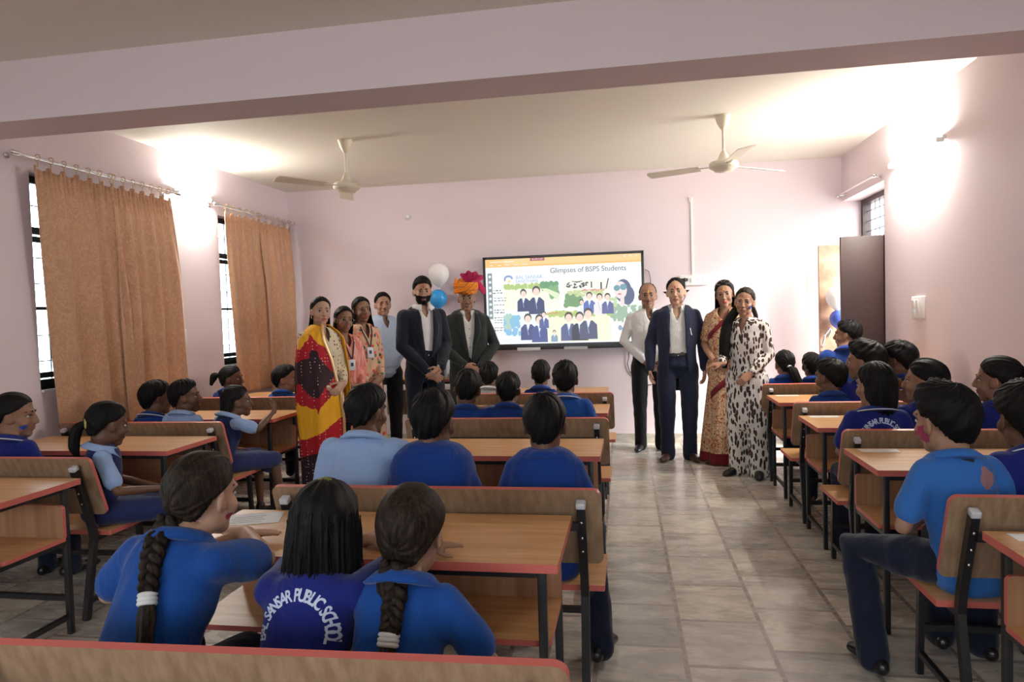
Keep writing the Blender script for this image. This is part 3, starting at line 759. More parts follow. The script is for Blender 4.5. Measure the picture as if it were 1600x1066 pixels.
def head_blobs(mb, H, hs, fem=False, child=False, ears=True):
    """H: matrix of the head (origin mid-eye depth centre), hs: scale (1 = adult)"""
    def el(c, r, m=True):
        for sx in ((1, -1) if m and c[0] else (1,)):
            mb.ell(H @ V((c[0]*sx*hs, c[1]*hs, c[2]*hs)), [q*hs for q in r], H.to_3x3().to_4x4(), 16)
    def tb(pts, r, **k): mb.tube([H @ (V(p)*hs) for p in pts], [q*hs for q in r], 8, **k)
    jw = .9 if fem or child else 1.0
    el((0, -.012, .035), (.074, .094, .085))
    el((0, .026, -.012), (.066*jw, .060, .070))
    el((0, .034, -.050), (.054*jw, .050, .050))
    el((0, .056, -.092), (.028*jw, .027, .024))
    el((.036, .052, -.034), (.026, .028, .028))
    el((.040*jw, .012, -.066), (.018, .040, .028)); el((.030, -.005, -.060), (.030, .045, .040))
    el((.024, .073, .022), (.024, .016, .012))
    ny = .103 if child else (.109 if fem else .114)
    tb([(0, .085, .012), (0, .097, -.012), (0, ny, -.030)], [.008, .0095, .0115 if fem or child else .013])
    el((.012, .098, -.035), (.009, .010, .008))
    ly = -.006 if child else 0
    tb([(-.020, .082+ly, -.060), (0, .093+ly, -.057), (.020, .082+ly, -.060)], [.006, .008, .006])
    tb([(-.018, .080+ly, -.069), (0, .090+ly, -.069), (.018, .080+ly, -.069)], [.006, .0085, .006])
    if ears:
        for sx in (1, -1):
            R = Matrix.Rotation(sx*.45, 4, 'Z')
            mb.ell(H @ V((sx*.077*hs, -.010*hs, -.010*hs)), [.008*hs, .020*hs, .031*hs], H.to_3x3().to_4x4() @ R, 12)
            mb.ell(H @ V((sx*.070*hs, .002*hs, -.022*hs)), [.010*hs, .014*hs, .018*hs], H.to_3x3().to_4x4(), 10)

def face_parts(H, hs, bv, root, fem=False, lips='n', brow='k', eyes_open=.8, skin=None, smile=0):
    """eyes, eyebrows and lips laid on the finished head surface"""
    Hi = H.to_3x3(); fd = (Hi @ V((0, 1, 0))).normalized()
    def hit(x, z, off=0.0):
        o_ = H @ V((x*hs, .150*hs, z*hs)); r = bv.ray_cast(o_, -fd)
        p = r[0] if r[0] else H @ V((x*hs, .08*hs, z*hs))
        return p + fd*off*hs
    for sx in (1, -1):
        mb = MB(); c = hit(sx*.031, .000, -.0055)
        b2 = bmesh.new(); bmesh.ops.create_uvsphere(b2, u_segments=18, v_segments=12, radius=1)
        A = Matrix.Translation(c) @ Hi.to_4x4() @ Matrix.Diagonal((.0155*hs, .0085*hs, (.0035+.0065*eyes_open)*hs, 1))
        for f in b2.faces:
            m_ = f.calc_center_median(); f.material_index = 1 if (m_.y > 0 and abs(m_.x) < .42) else 0
        mp = {v: mb.bm.verts.new(A @ v.co) for v in b2.verts}
        for f in b2.faces:
            g = mb._f([mp[v] for v in f.verts])
            if g: g.material_index = f.material_index
        b2.free(); mb.build('eye', [eye_w, eye_k], root)
        mb = MB(); zz = .0050+.0050*eyes_open
        mb.tube([hit(sx*(.016+.03*t), zz*(.35+.65*sin(pi*min(1, t*1.0))), .0015) for t in (0, .25, .5, .75, 1)], [.0012*hs, .0020*hs, .0023*hs, .0020*hs, .0014*hs], 6)
        mb.build('eyelash', HM['k'], root)
        mb = MB(); q = .85 if fem else 1.35
        mb.tube([hit(sx*(.013+.036*t), .0245+.0045*sin(pi*t*.9)-.003*t, .001) for t in (0, .3, .6, 1)], [(.003*hs*q, .0018*hs), (.0036*hs*q, .0018*hs), (.003*hs*q, .0018*hs), (.0012*hs, .001*hs)], 8, side=Hi @ V((0, 0, 1)))
        mb.build('eyebrow', HM[brow], root)
    mb = MB(); w_ = .021
    for z0, rr_ in ((-.0585, .0042), (-.0665, .0052)):
        mb.tube([hit(w_*t, z0+(.003 if z0 > -.06 else -.001)*(1-abs(t))+smile*.006*t*t - (0 if z0 > -.06 else -.005)*t*t, .0008) for t in (-1, -.6, -.25, 0, .25, .6, 1)], [(rr_*hs*g, .0022*hs) for g in (.3, .75, 1, .85, 1, .75, .3)], 8, side=Hi @ V((0, 0, 1)))
    mb.build('lips', lip_m[lips], root)
    return hit

HB_ADULT = [(0, 50), (25, 54), (45, 64), (62, 82), (78, 94), (95, 98), (112, 116), (140, 142), (180, 148)]
HB_CHILD = [(0, 58), (25, 61), (45, 70), (62, 84), (78, 94), (95, 98), (112, 116), (140, 140), (180, 146)]
HB_BALD = [(0, 0), (60, 10), (75, 60), (85, 90), (100, 98), (125, 130), (180, 146)]
HB_FRINGE = [(0, 74), (30, 76), (48, 82), (62, 92), (78, 98), (95, 100), (112, 118), (140, 144), (180, 150)]
def hair_cap(H, hs, root, m='k', bound=HB_CHILD, pole=(0, -.25, 1), thick=.012, ridge=.0022, nr=70, NU=150, NV=34, seed=1, tuft=0, ztop=0, name='hair', inner=0, swirl=0.0):
    rnd = random.Random(seed); a = V(pole).normalized(); u = a.orthogonal().normalized() if abs(a.x) > .9 else (V((1, 0, 0)) - a*a.x).normalized(); v = a.cross(u)
    C = V((0, -.012, .030)); R = V((.076, .097, .088))
    ph = [rnd.uniform(0, 6.28) for _ in range(nr)]; am = [rnd.uniform(.4, 1) for _ in range(nr)]
    def inside(d):
        th = abs(math.degrees(math.atan2(d.x, d.y))); fi = math.degrees(math.acos(max(-1, min(1, d.z)))); lim = itp(bound, th)
        return fi < lim
    rnd_b = [inner]*NU
    def surf(d, t):
        fi = math.acos(max(-1, min(1, d.z))); p = V((d.x*R.x, d.y*R.y, d.z*R.z))
        if fi > 1.5708:      # follow the nape down to the neck
            h_ = max(1e-5, sqrt(d.x*d.x+d.y*d.y)); q_ = min(1, (fi-1.5708)/1.0); k = lerp(1, .74, q_*q_*(3-2*q_))/h_
            p = V((d.x*R.x*k, d.y*R.y*k, d.z*R.z*1.30))
        return C + p*(1+t/.088)
    mb = MB(); rows = []
    betas = [2*pi*i/NU for i in range(NU)]; amax = []
    for b in betas:
        al = .02; s_ = u*cos(b)+v*sin(b)
        while al < 3.1 and inside(a*cos(al)+s_*sin(al)): al += .02
        amax.append(al)
    am2 = [sum(amax[(i+k) % NU] for k in (-2, -1, 0, 1, 2))/5 + rnd.uniform(-1, 1)*.03 for i in range(NU)]
    for j in range(NV+1):
        t = j/NV; row = []
        for i, b in enumerate(betas):
            al = am2[i]*max(t, .004); bb = b+swirl*(1-t); s_ = u*cos(bb)+v*sin(bb); d = (a*cos(al)+s_*sin(al)).normalized()
            rg = sum(am[k]*sin((k % 23+9)*b*1.0+ph[k]+t*1.2*(k % 3)) for k in range(0, 12))/4
            nz = noise.noise(V((cos(b)*3+seed*7, sin(b)*3, t*5)))*2
            e_ = min(1, (1-t)*5)
            th = thick*(.15+.85*e_) + ridge*rg*min(1, t*3) + ridge*nz
            if tuft and d.y > 0: th += tuft*max(0, d.z)*max(0, d.y)**.5*(1+.3*rg)*min(1, (1-t)*6+.3)
            if ztop: th += ztop*max(0, d.z)**2
            row.append(H @ (surf(d, th)*hs))
        rows.append(row)
    # rim folds back under the hair
    row = []
    for i, b in enumerate(betas):
        al = am2[i]*.985; s_ = u*cos(b)+v*sin(b); d = (a*cos(al)+s_*sin(al)).normalized(); row.append(H @ (surf(d, -.010)*hs))
    rows.append(row)
    mb.rings(rows, cap=True)
    return mb.build(name, HM[m], root)

def braid(path, r, root, m='b', turns=9, taper=.55, name='braid', tie=None, tail=.12, tiem=None):
    """three-strand braid along a path"""
    pts = [V(p) for p in path]; L = [0]
    for a, b in zip(pts, pts[1:]): L.append(L[-1]+(b-a).length)
    T = L[-1]
    def at(t):
        s_ = t*T
        for i in range(len(pts)-1):
            if s_ <= L[i+1] or i == len(pts)-2:
                k = (s_-L[i])/max(1e-6, L[i+1]-L[i]); return pts[i].lerp(pts[i+1], k), (pts[i+1]-pts[i]).normalized()
    N = turns*10; mb = MB()
    for q in range(3):
        P = []; rr2 = []
        for i in range(N+1):
            t = i/N; p, tg = at(t); x = V((1, 0, 0)); x = (x-tg*x.dot(tg)).normalized(); y = tg.cross(x); ph = 2*pi*turns*t/3*1.5+q*2*pi/3
            k = r*lerp(1, taper, t)
            P.append(p+x*k*.95*sin(ph)+y*k*.55*sin(2*ph)); rr2.append((k*.62, k*.5))
        mb.tube(P, rr2, 8)
    o = mb.build(name, HM[m], root)
    p, tg = at(1.0)
    if tiem:
        k = r*taper; q = MB()
        for z in (-.012, 0, .012): q.rings([[p+tg*(z*.8+.004) + Matrix.Rotation(a, 3, tg) @ (tg.orthogonal().normalized()*(k*1.15+.006*cos(b))) + tg*.006*sin(b) for b in [2*pi*m_/8 for m_ in range(8)]] for a in [2*pi*m_/20 for m_ in range(21)]], cap=False)
        q.build('hair_tie', tiem, root)
    if tail: lock([p, p+tg*tail*.3, p+tg*tail*.65+V((0, .0, 0)), p+tg*tail], [k_*r for k_ in (.55, .95, .85, .25)], root, m, 'braid_end')
    return o
def lock(path, rad_, root, m='k', name='ponytail', seg=40, flat=.75, seed=2):
    """a bundle of hair with ridges running along it"""
    rnd = random.Random(seed); pts = [V(p) for p in path]; n = len(pts); P = []; RR = []
    K = (n-1)*7
    for i in range(K+1):
        t = i/K*(n-1); a = min(int(t), n-2); f = t-a
        p0 = pts[max(a-1, 0)]; p1 = pts[a]; p2 = pts[a+1]; p3 = pts[min(a+2, n-1)]
        P.append(.5*((2*p1)+(p2-p0)*f+(2*p0-5*p1+4*p2-p3)*f*f+(3*p1-p0-3*p2+p3)*f*f*f)); RR.append(lerp(rad_[a], rad_[a+1], f*f*(3-2*f)))
    ph = [rnd.uniform(0, 6.28) for _ in range(6)]; mb = MB(); rows = []
    for i, p in enumerate(P):
        tg = (P[min(i+1, K)]-P[max(i-1, 0)]).normalized(); x = V((1, 0, 0)); x = (x-tg*x.dot(tg)).normalized(); y = tg.cross(x)
        r = RR[i]; row = []
        for k in range(seg):
            b = 2*pi*k/seg; q = r*(1+.09*sin(9*b+ph[0]+i*.05)+.06*sin(15*b+ph[1])+.05*sin(5*b+ph[2]+i*.12))
            row.append(p+x*q*cos(b)+y*q*flat*sin(b))
        rows.append(row)
    mb.rings(rows); return mb.build(name, HM[m], root)
def hair_fall(H, hs, root, levels, m='k', name='long_hair', seed=1, NU=90):
    """hair hanging round the back of the head: levels (z, rx, ry, cy, half-angle deg, thick) in head space"""
    rnd = random.Random(seed); ph = [rnd.uniform(0, 6.28) for _ in range(8)]; rows = []; n = len(levels); K = (n-1)*6
    for j in range(K+1):
        t = j/K*(n-1); a = min(int(t), n-2); f = t-a; f = f*f*(3-2*f)
        z, rx, ry, cy, ha, th = [lerp(p, q, f) for p, q in zip(levels[a], levels[a+1])]; row = []
        for side in (0, 1):
            for i in range(NU+1):
                u = i/NU if side == 0 else 1-i/NU
                b = rad(lerp(-ha, ha, u)); e_ = sin(pi*min(1, max(0, u)))**.35
                w = 1+(.035*sin(17*b+ph[0]+z*9)+.03*sin(29*b+ph[1])+.02*sin(43*b+ph[2]))*(1 if side == 0 else 0)
                k = w if side == 0 else 1-th/max(rx, ry)*e_
                zz = z + (.012*sin(13*b+ph[3])+.008*sin(31*b+ph[4]))*(j/K)**4
                row.append(H @ (V((rx*k*sin(b), cy-ry*k*cos(b), zz))*hs))
        rows.append(row)
    mb = MB(); mb.rings(rows); return mb.build(name, HM[m], root)
def strands(H, hs, root, n, m='k', seed=3, z0=.02, z1=-.16, spread=.11, name='loose_strands', r=.0011):
    rnd = random.Random(seed); mb = MB()
    for _ in range(n):
        b = rnd.uniform(-115, 115); b = rad(b); rx, ry = .088, .108
        pts = []; w1 = rnd.uniform(-.012, .03); w2 = rnd.uniform(0, 6.3); e_ = z1*rnd.uniform(.75, 1.1)
        for j in range(7):
            t = j/6; k = 1+t*w1*6
            pts.append(H @ (V((rx*k*sin(b)+.006*sin(w2+t*5), -.012-ry*k*cos(b), lerp(z0, e_, t)))*hs))
        mb.tube(pts, [r*hs*q for q in (1, 1, 1, 1, .9, .7, .4)], 4, round_=False)
    return mb.build(name, HM[m], root)

def collar(C, r, root, m, h=.035, flare=.018, front=.6, name='collar', stripe=None, back_h=None, tilt=0.0):
    """turned-down collar round the neck: a folded ring open at the front"""
    NU = 36; rows = []; prof = [(0, 0), (.006, h), (.010, h+.004), (.015, h), (.015+flare, .004), (.010+flare, .000)]
    T = Matrix.Translation(V(C)) @ Matrix.Rotation(tilt, 4, 'X')
    for i in range(NU+1):
        b = rad(lerp(front, 360-front, i/NU)); row = []
        pt = max(0, 1-min(i, NU-i)/4)
        for k, (dr, dz) in enumerate(prof):
            row.append(T @ V(((r+dr)*sin(b), (r+dr)*cos(b)*1.05, dz-(.020*pt if k >= 3 else 0)-.004*pt)))
        rows.append(row)
    mb = MB(); mb.rings(rows, cap=True); o = mb.build(name, m, root)
    if stripe:
        s_ = MB(); s_.tube([T @ V(((r+.016+flare)*sin(b), (r+.016+flare)*cos(b)*1.05, .006)) for b in [rad(lerp(front+10, 350-front, i/30)) for i in range(31)]], .0028, 6)
        s_.build('collar_stripe', stripe, root)
    return o
def shoe(mb, ank, d, s=1.0, w=.040, ln=.25, h=.06):
    d = V((d[0], d[1], 0)).normalized(); x = V((d.y, -d.x, 0)); a = V((ank.x, ank.y, 0))
    mb.tube([a-d*.06*s+V((0, 0, .036*s)), a+V((0, 0, .040*s)), a+d*.09*s+V((0, 0, .034*s)), a+d*(ln-.09)*s+V((0, 0, .025*s)), a+d*(ln-.068)*s+V((0, 0, .02*s))],
            [(w*.8*s, .036*s), (w*.85*s, .040*s), (w*s, .034*s), (w*.95*s, .025*s), (w*.6*s, .018*s)], 16, side=x)
    mb.tube([a+V((0, 0, .04*s)), a+V((0, 0, h*1.5*s))], [.042*s, .038*s], 14)
def RZ(a): return Matrix.Rotation(a, 3, 'Z')
def RXm(a): return Matrix.Rotation(a, 3, 'X')
WB = {'m': dict(sh=.170, hipw=.105, spine=[(.155, .105), (.150, .105), (.165, .118), (.172, .112)]),
      'f': dict(sh=.150, hipw=.095, spine=[(.155, .110), (.118, .090), (.140, .112), (.145, .095)]),
      'c': dict(sh=.128, hipw=.075, spine=[(.122, .088), (.108, .078), (.118, .084), (.122, .080)])}
def relax_edge(bm_, it=14):
    bmesh.ops.delete(bm_, geom=[v for v in bm_.verts if not v.link_faces], context='VERTS')
    E_ = [e for e in bm_.edges if len(e.link_faces) == 1]; nb = {}
    for e in E_:
        for a, b in ((e.verts[0], e.verts[1]), (e.verts[1], e.verts[0])): nb.setdefault(a, []).append(b)
    for _ in range(it):
        new = {v: v.co*.4 + sum((n.co for n in L), V())*(.6/len(L)) for v, L in nb.items() if len(L) == 2}
        for v, c in new.items(): v.co = c
class Person:
    def __init__(s, loc, rz, label, S=1.0, kind='m', skin='m', pose='stand', head=(0, 0, 0), hs=None, lean=0, twist=0, group=None,
                 arms=None, legs=None, fat=1.0, voxel=.0058, category='person', ears=True, barefoot=True, side=0):
        s.root = empty('person', loc, rz); tag(s.root, label, category, group)
        s.lean = lean; s.S, s.kind, s.fat, s.skin = S, kind, fat, skin; B = WB[kind]; s.B = B
        s.hs = hs if hs else (1.0 if kind != 'c' else .92)
        k = S
        if pose == 'stand':
            base = V((0, 0, 0)); sp = [V((0, 0, .93)), V((0, .005, 1.06)), V((0, .0, 1.25)), V((0, -.01, 1.38)), V((0, -.012, 1.465))]
            if kind == 'c': sp = [V((0, 0, .93)), V((0, .005, 1.05)), V((0, 0, 1.22)), V((0, -.01, 1.34)), V((0, -.012, 1.42))]
            sp = [p*k for p in sp]; piv = sp[0]; hd = V((0, .018, sp[4].z+.142*s.hs)) ; s.hipz = .91*k
            hp = [V((x*B['hipw']*k, 0, .90*k)) for x in (-1, 1)]; kn = [V((x*B['hipw']*1.02*k, .012*k, .49*k)) for x in (-1, 1)]
            an = [V((x*B['hipw']*1.0*k, -.02*k, .075*k)) for x in (-1, 1)]; toe = [V((x*.35, 1, 0)) for x in (-1, 1)]; w = k
        else:
            z0 = .42; w = k
            sp = [V((0, 0, .085)), V((0, .0, .20)), V((0, .005, .33)), V((0, .0, .425)), V((0, -.012, .485))]
            if kind != 'c': sp = [p*1.15 for p in sp]
            sp = [V((p.x*k, p.y*k, z0+p.z*k)) for p in sp]; piv = V((0, 0, z0+.05)); hd = V((0, .015, sp[4].z+.122*s.hs))
            hp = [V((x*B['hipw']*k, .02, z0+.075*k)) for x in (-1, 1)]
            kn = [V((x*(B['hipw']+.02)*k, .36*k, z0+.055*k)) for x in (-1, 1)]; an = [V((x*(B['hipw']+.02)*k, .37*k, .075)) for x in (-1, 1)]; toe = [V((x*.2, 1, 0)) for x in (-1, 1)]
        LR = RZ(twist) @ Matrix.Rotation(-lean, 3, 'X') @ Matrix.Rotation(side, 3, 'Y')
        f = lambda p: piv + LR @ (p-piv)
        s.sp = [f(p) for p in sp]; s.X = LR @ V((1, 0, 0)); s.LR = LR
        s.hd = f(hd) + V((0, .0, 0)); s.head_rot = Matrix.Rotation(head[0], 3, 'Z') @ Matrix.Rotation(head[1], 3, 'X') @ Matrix.Rotation(head[2], 3, 'Y')
        s.H = Matrix.Translation(s.hd) @ s.head_rot.to_4x4()
        s.sho = [f(V((x*B['sh']*w, -.012*w, lerp(sp[3].z, sp[4].z, .18)))) for x in (-1, 1)]
        if legs:
            for i in (0, 1):
                if legs[i]: kn[i], an[i] = V(legs[i][0]), V(legs[i][1]); toe[i] = V(legs[i][2]) if len(legs[i]) > 2 else toe[i]
        s.hp, s.kn, s.an, s.toe, s.w = hp, kn, an, toe, w
        s.el, s.wr, s.hd_dir, s.hn, s.curl = [None]*2, [None]*2, [None]*2, [None]*2, [.5]*2
        A = arms or [None, None]
        for i, x in enumerate((-1, 1)):
            a = A[i]
            if a is None:
                if pose == 'stand': a = (V((x*.235*w, -.02*w, 1.14*w)), V((x*.235*w, .06*w, .89*w)), V((0, .12, -1)), V((-x, .25, 0)), .45)
                else: a = (s.sho[i]+V((x*.06, .04, -.20))*w, V((x*.085*w, s.sho[i].y*.3+.20*w, .42+.155*w)), V((-x*.3, 1, -.15)), V((0, 0, -1)), .3)
            s.el[i], s.wr[i], s.hd_dir[i], s.hn[i] = V(a[0]), V(a[1]), V(a[2]), V(a[3]); s.curl[i] = a[4] if len(a) > 4 else .5
        # body: one continuous skin surface
        mb = MB(); g = .82*min(1, fat); am = .82 if kind == 'c' else (.9 if kind == 'f' else 1.0); am *= fat**.5
        q = [(a*w*g, b*w*g) for a, b in B['spine']]
        mb.tube(s.sp[:4]+[s.sp[4]], q+[(.062*w, .055*w)], 20, side=s.X)
        hs_ = s.hs; nk = s.H @ (V((0, -.026, -.075))*hs_)
        mb.tube([s.sp[3], s.sp[4], nk, s.H @ (V((0, -.02, -.03))*hs_)], [(.075*w, .06*w), (.056*w, .055*w), (.050*hs_, .052*hs_), (.050*hs_, .055*hs_)], 16, side=s.X)
        head_blobs(mb, s.H, hs_, kind == 'f', kind == 'c', ears)
        for i, x in enumerate((-1, 1)):
            mb.tube([s.sp[3].lerp(s.sho[i], .3), s.sho[i]], [.052*w*am, .046*w*am], 12)
            mb.tube([s.sho[i], s.sho[i].lerp(s.el[i], .45), s.el[i]], [.047*w*am, .043*w*am, .036*w*am], 14)
            mb.tube([s.el[i], s.el[i].lerp(s.wr[i], .3), s.wr[i]], [.036*w*am, .038*w*am, .025*w*am], 14)
            hand(mb, s.wr[i], s.hd_dir[i], s.hn[i], x*-1, (w*.98 if kind != 'c' else w*.86), s.curl[i])
            mb.tube([s.hp[i], s.hp[i].lerp(s.kn[i], .5), s.kn[i]], [.078*w*am, .066*w*am, .050*w*am], 14)
            mb.tube([s.kn[i], s.kn[i].lerp(s.an[i], .35), s.an[i]], [.048*w*am, .050*w*am, .033*w*am], 14)
            d = V((s.toe[i].x, s.toe[i].y, 0)).normalized(); a = s.an[i]; fz = a.z-.075*w; u = .8 if kind == 'c' else 1
            mb.tube([V((a.x, a.y, fz+.035))-d*.02, V((a.x, a.y, fz+.035))+d*.07*u, V((a.x, a.y, fz+.022))+d*.15*u], [(.030*u, .034), (.038*u, .03), (.034*u, .018)], 12, side=V((d.y, -d.x, 0)))
            mb.tube([s.an[i], V((a.x, a.y, fz+.03))], [.033*w*am, .032], 12)
        me = remesh(mb, voxel, 3, 'body'); s.body_me = me; s.body = link('body', me, SK[skin], s.root); s.bv = bvh(me)
    def face(s, **k): s.hit = face_parts(s.H, s.hs, s.bv, s.root, fem=s.kind == 'f', **k); return s.hit
    def top(s, m, name='shirt', sleeve='short', hem=None, ease=1.0, belly=0, voxel=.009, cuff=None, flare=0, smooth=5, slw=1.0, tucked=False, neck=.060, drop=.02, fold=None):
        """shirt, jacket or kurta body with sleeves"""
        w, B = s.w, s.B; mb = MB(); am = (.82 if s.kind == 'c' else (.9 if s.kind == 'f' else 1.0))
        q = [(a*w*ease*s.fat+.008, b*w*ease*s.fat+.008) for a, b in B['spine']]
        P = s.sp[:4]; T = (P[0]-P[1]).normalized()
        ext = hem if hem else .02
        pts = [P[0]+T*ext, P[0]]+P[1:4]; rr_ = [(q[0][0]*(1+flare), q[0][1]*(1+flare)), q[0], (q[1][0], q[1][1]+belly), (q[2][0], q[2][1]+belly*.5), q[3]]
        fwd = s.LR @ V((0, 1, 0)); pts = [p+fwd*(belly*.6 if k_ == 2 else 0) for k_, p in enumerate(pts)]
        if tucked: pts = [P[0].lerp(P[1], .45)]+pts[2:]; rr_ = [(rr_[2][0]*.86, rr_[2][1]*.80)]+rr_[2:]; pts[0] = P[0].lerp(P[1], .2); pts.insert(1, P[0].lerp(P[1], .62)); rr_.insert(1, (rr_[1][0]*1.0, rr_[1][1]*.99))
        mb.tube(pts, rr_, 28, side=s.X, e=2.35)
        mb.tube([P[3], s.sp[4]+T*drop], [(q[3][0]*.62, q[3][1]*.80), (neck*w+.006, neck*w)], 20, side=s.X)
        for i, x in enumerate((-1, 1)):
            sh, el, wr = s.sho[i], s.el[i], s.wr[i]
            mb.tube([s.sp[4].lerp(sh, .25)-V((0, 0, .022+drop*.6))*w, sh-V((0, 0, .006))*w], [.038*w, (.046*am+.004)*w], 14)
            mb.tube([s.sp[3].lerp(sh, .45)-V((0, 0, .03))*w, sh], [.066*w, .050*am*w], 14)
            r0_ = (.056*am*slw+.003)*w
            if sleeve == 'short': e_ = sh.lerp(el, .70); mb.tube([sh, sh.lerp(el, .35), e_, e_.lerp(el, .02)], [r0_*.96, r0_*1.03, r0_*1.10, r0_*1.09], 18)
            elif sleeve == 'half': mb.tube([sh, sh.lerp(el, .5), el, el.lerp(wr, .25)], [r0_, r0_*.96, r0_*.9, r0_*.85], 18)
            else:
                t = .93 if sleeve == 'long' else sleeve
                mb.tube([sh, sh.lerp(el, .5), el, el.lerp(wr, t*.5), el.lerp(wr, t)], [r0_, r0_*.94, r0_*.86, r0_*.78, r0_*.62], 18)
        me = remesh(mb, voxel, smooth, name, fold if fold is not None else (.0075 if s.kind != 'c' else .006)*max(.8, w))
        o = link(name, me, m, s.root); s.top_me, s.top_o = me, o; s.top_bv = bvh(me); return o
    def trousers(s, m, name='trousers', voxel=.010, r=(.092, .078, .066, .064), length=.0, pelvis=1.0, rise=.35):
        w = s.w; mb = MB(); am = (.86 if s.kind == 'c' else .95)*s.fat**.5
        b = s.B['spine'][0]; top_ = s.sp[0].lerp(s.sp[1], rise)
        mid = (s.hp[0]+s.hp[1])/2
        mb.tube([top_, s.sp[0], mid+V((0, -.01, -.02))*w], [(b[0]*w*.96*pelvis, b[1]*w*.96*pelvis), (b[0]*w*pelvis, b[1]*w*pelvis), (b[0]*w*.86, b[1]*w*.8)], 24, side=V((1, 0, 0)), e=2.3)
        for i in (0, 1):
            h, k, a = s.hp[i], s.kn[i], s.an[i]; e_ = V((a.x, a.y, a.z-.03*w+length))
            mb.tube([h, h.lerp(k, .5), k, k.lerp(e_, .5), e_], [q*w*am for q in (r[0], r[0]*.96, r[1], r[2], r[3])], 18)
        me = remesh(mb, voxel, 4, name, .008); return link(name, me, m, s.root)
    def shoes(s, m, name='shoe', sock=None):
        u = .86 if s.kind == 'c' else 1.0
        for i in (0, 1):
            mb = MB(); b2 = MB(); a = s.an[i]; shoe(mb, V((0, 0, 0)), s.toe[i], u)
            me = remesh(mb, .007, 3, name); o = link(name, me, m, s.root); o.location = (a.x, a.y, a.z-.075*s.w)
    def open_front(s, prof, lap=None, mlap=None, x0=0, thick=.005):
        """cut the jacket open in front: prof = [(z, half width)], then lay lapels along the edge"""
        bm_ = bmesh.new(); bm_.from_mesh(s.top_me)
        z0 = prof[0][0]; z1 = prof[-1][0]
        fs = [f for f in bm_.faces if (lambda c: c.y > -.01 and z0 <= c.z <= z1 and abs(c.x-x0) < itp(prof, c.z))(f.calc_center_median())]
        bmesh.ops.delete(bm_, geom=fs, context='FACES'); relax_edge(bm_); bm_.to_mesh(s.top_me); bm_.free()
        md = s.top_o.modifiers.new('s', 'SOLIDIFY'); md.thickness = thick; md.offset = 1
        if lap:
            for sx in (1, -1):
                rows = []
                for k in range(19):
                    z = lerp(lap[0][0], lap[-1][0], k/18); w0 = itp(prof, z); lw = itp(lap, z); rows.append([(x0+sx*(w0-.004+lw*t), z) for t in (0, .34, .67, 1)])
                s.patch(rows, mlap, 'lapel', .0085, .004)
    def neckline(s, depth=.09, w=.042, y0=-.01):
        bm_ = bmesh.new(); bm_.from_mesh(s.top_me); zt = s.sp[4].z+.03; zn = s.sp[4].z-.035
        fs = [f for f in bm_.faces if (lambda c: c.y > y0 and c.z > zn-depth and abs(c.x) < (w*min(1, (c.z-(zn-depth))/depth)))(f.calc_center_median())]
        bmesh.ops.delete(bm_, geom=fs, context='FACES'); relax_edge(bm_); bm_.to_mesh(s.top_me); bm_.free()
        md = s.top_o.modifiers.new('n', 'SOLIDIFY'); md.thickness = .003; md.offset = -1
    def buttons(s, m, z0, z1, n, x=0, name='button'):
        for k in range(n):
            z = lerp(z0, z1, k/(n-1)); h = s.top_bv.ray_cast(V((x, .6, z)), V((0, -1, 0)))
            if h[0]: q = MB(); q.ell(h[0]+V((0, .001, 0)), (.0055, .003, .0055), seg=8); q.build(name, m, s.root)
    def on_top(s, pts, off=.003, d=(0, -1, 0), bv=None):
        out = []
        for x, z in pts:
            h = (bv or s.top_bv).ray_cast(V((x, 0, z))-V(d)*.6, V(d)); p = h[0] if h[0] else (out[-1] if out else V((x, .12, z))); out.append(V(p)-V(d)*off)
        return out
    def patch(s, grid, m, name, off=.004, thick=.003, d=(0, -1, 0), bv=None):
        """cloth patch draped onto the garment; grid = rows of (x, z)"""
        mb = MB(); vs = [[mb.bm.verts.new(p) for p in s.on_top(r, off, d, bv)] for r in grid]
        for a, b in zip(vs, vs[1:]):
            for i in range(len(a)-1): mb._f([a[i], a[i+1], b[i+1], b[i]])
        o = mb.build(name, m, s.root); md = o.modifiers.new('s', 'SOLIDIFY'); md.thickness = thick; md.offset = 0; return o

navy = cloth('navy_trouser_cloth', (.010, .014, .035)); black_c = cloth('black_trouser_cloth', (.010, .010, .012)); char_c = cloth('charcoal_suit_cloth', (.016, .021, .020), wr=.25)
dk_navy = cloth('midnight_suit_cloth', (.008, .010, .020), wr=.25); blue_suit = cloth('navy_suit_cloth', (.017, .023, .055), wr=.25)
white_sh = cloth('white_shirt_cotton', (.72, .71, .70), .05, wr=.5, wscale=11)
royal = cloth('royal_blue_knit', (.009, .045, .25), .1, wr=.45, wscale=8); royal2 = cloth('deep_blue_knit', (.011, .020, .185), .1, wr=.4)
azure = cloth('lit_blue_knit', (.008, .066, .30), .1, wr=.5, wscale=8); azure2 = cloth('bright_lit_blue_knit', (.036, .17, .54), .1, wr=.5, wscale=8)  # brighter copies of the blue polo cloth, light hitting it put into the colour
pale_bl = cloth('pale_blue_cotton', (.33, .47, .76), .08, wr=.5); navy_vest = cloth('navy_pinafore', (.022, .032, .12), .12)
shoe_k = mat('black_shoe_leather', (.012, .011, .011), .3, spec=.5); shoe_b = mat('brown_shoe_leather', (.075, .028, .018), .3, spec=.5)
wht = mat('white_trim', (.75, .76, .80), .6); elastic = mat('white_hair_elastic', (.66, .66, .66), .8); letter_m = mat('pale_print', (.55, .62, .80), .7)
red_mark = mat('red_powder_mark', (.50, .015, .015), .8); yel_mark = mat('yellow_powder_mark', (.80, .42, .03), .8); mag_m = mat('magenta_powder', (.33, .035, .085), .85); blu_m = mat('blue_powder', (.03, .07, .42), .85)

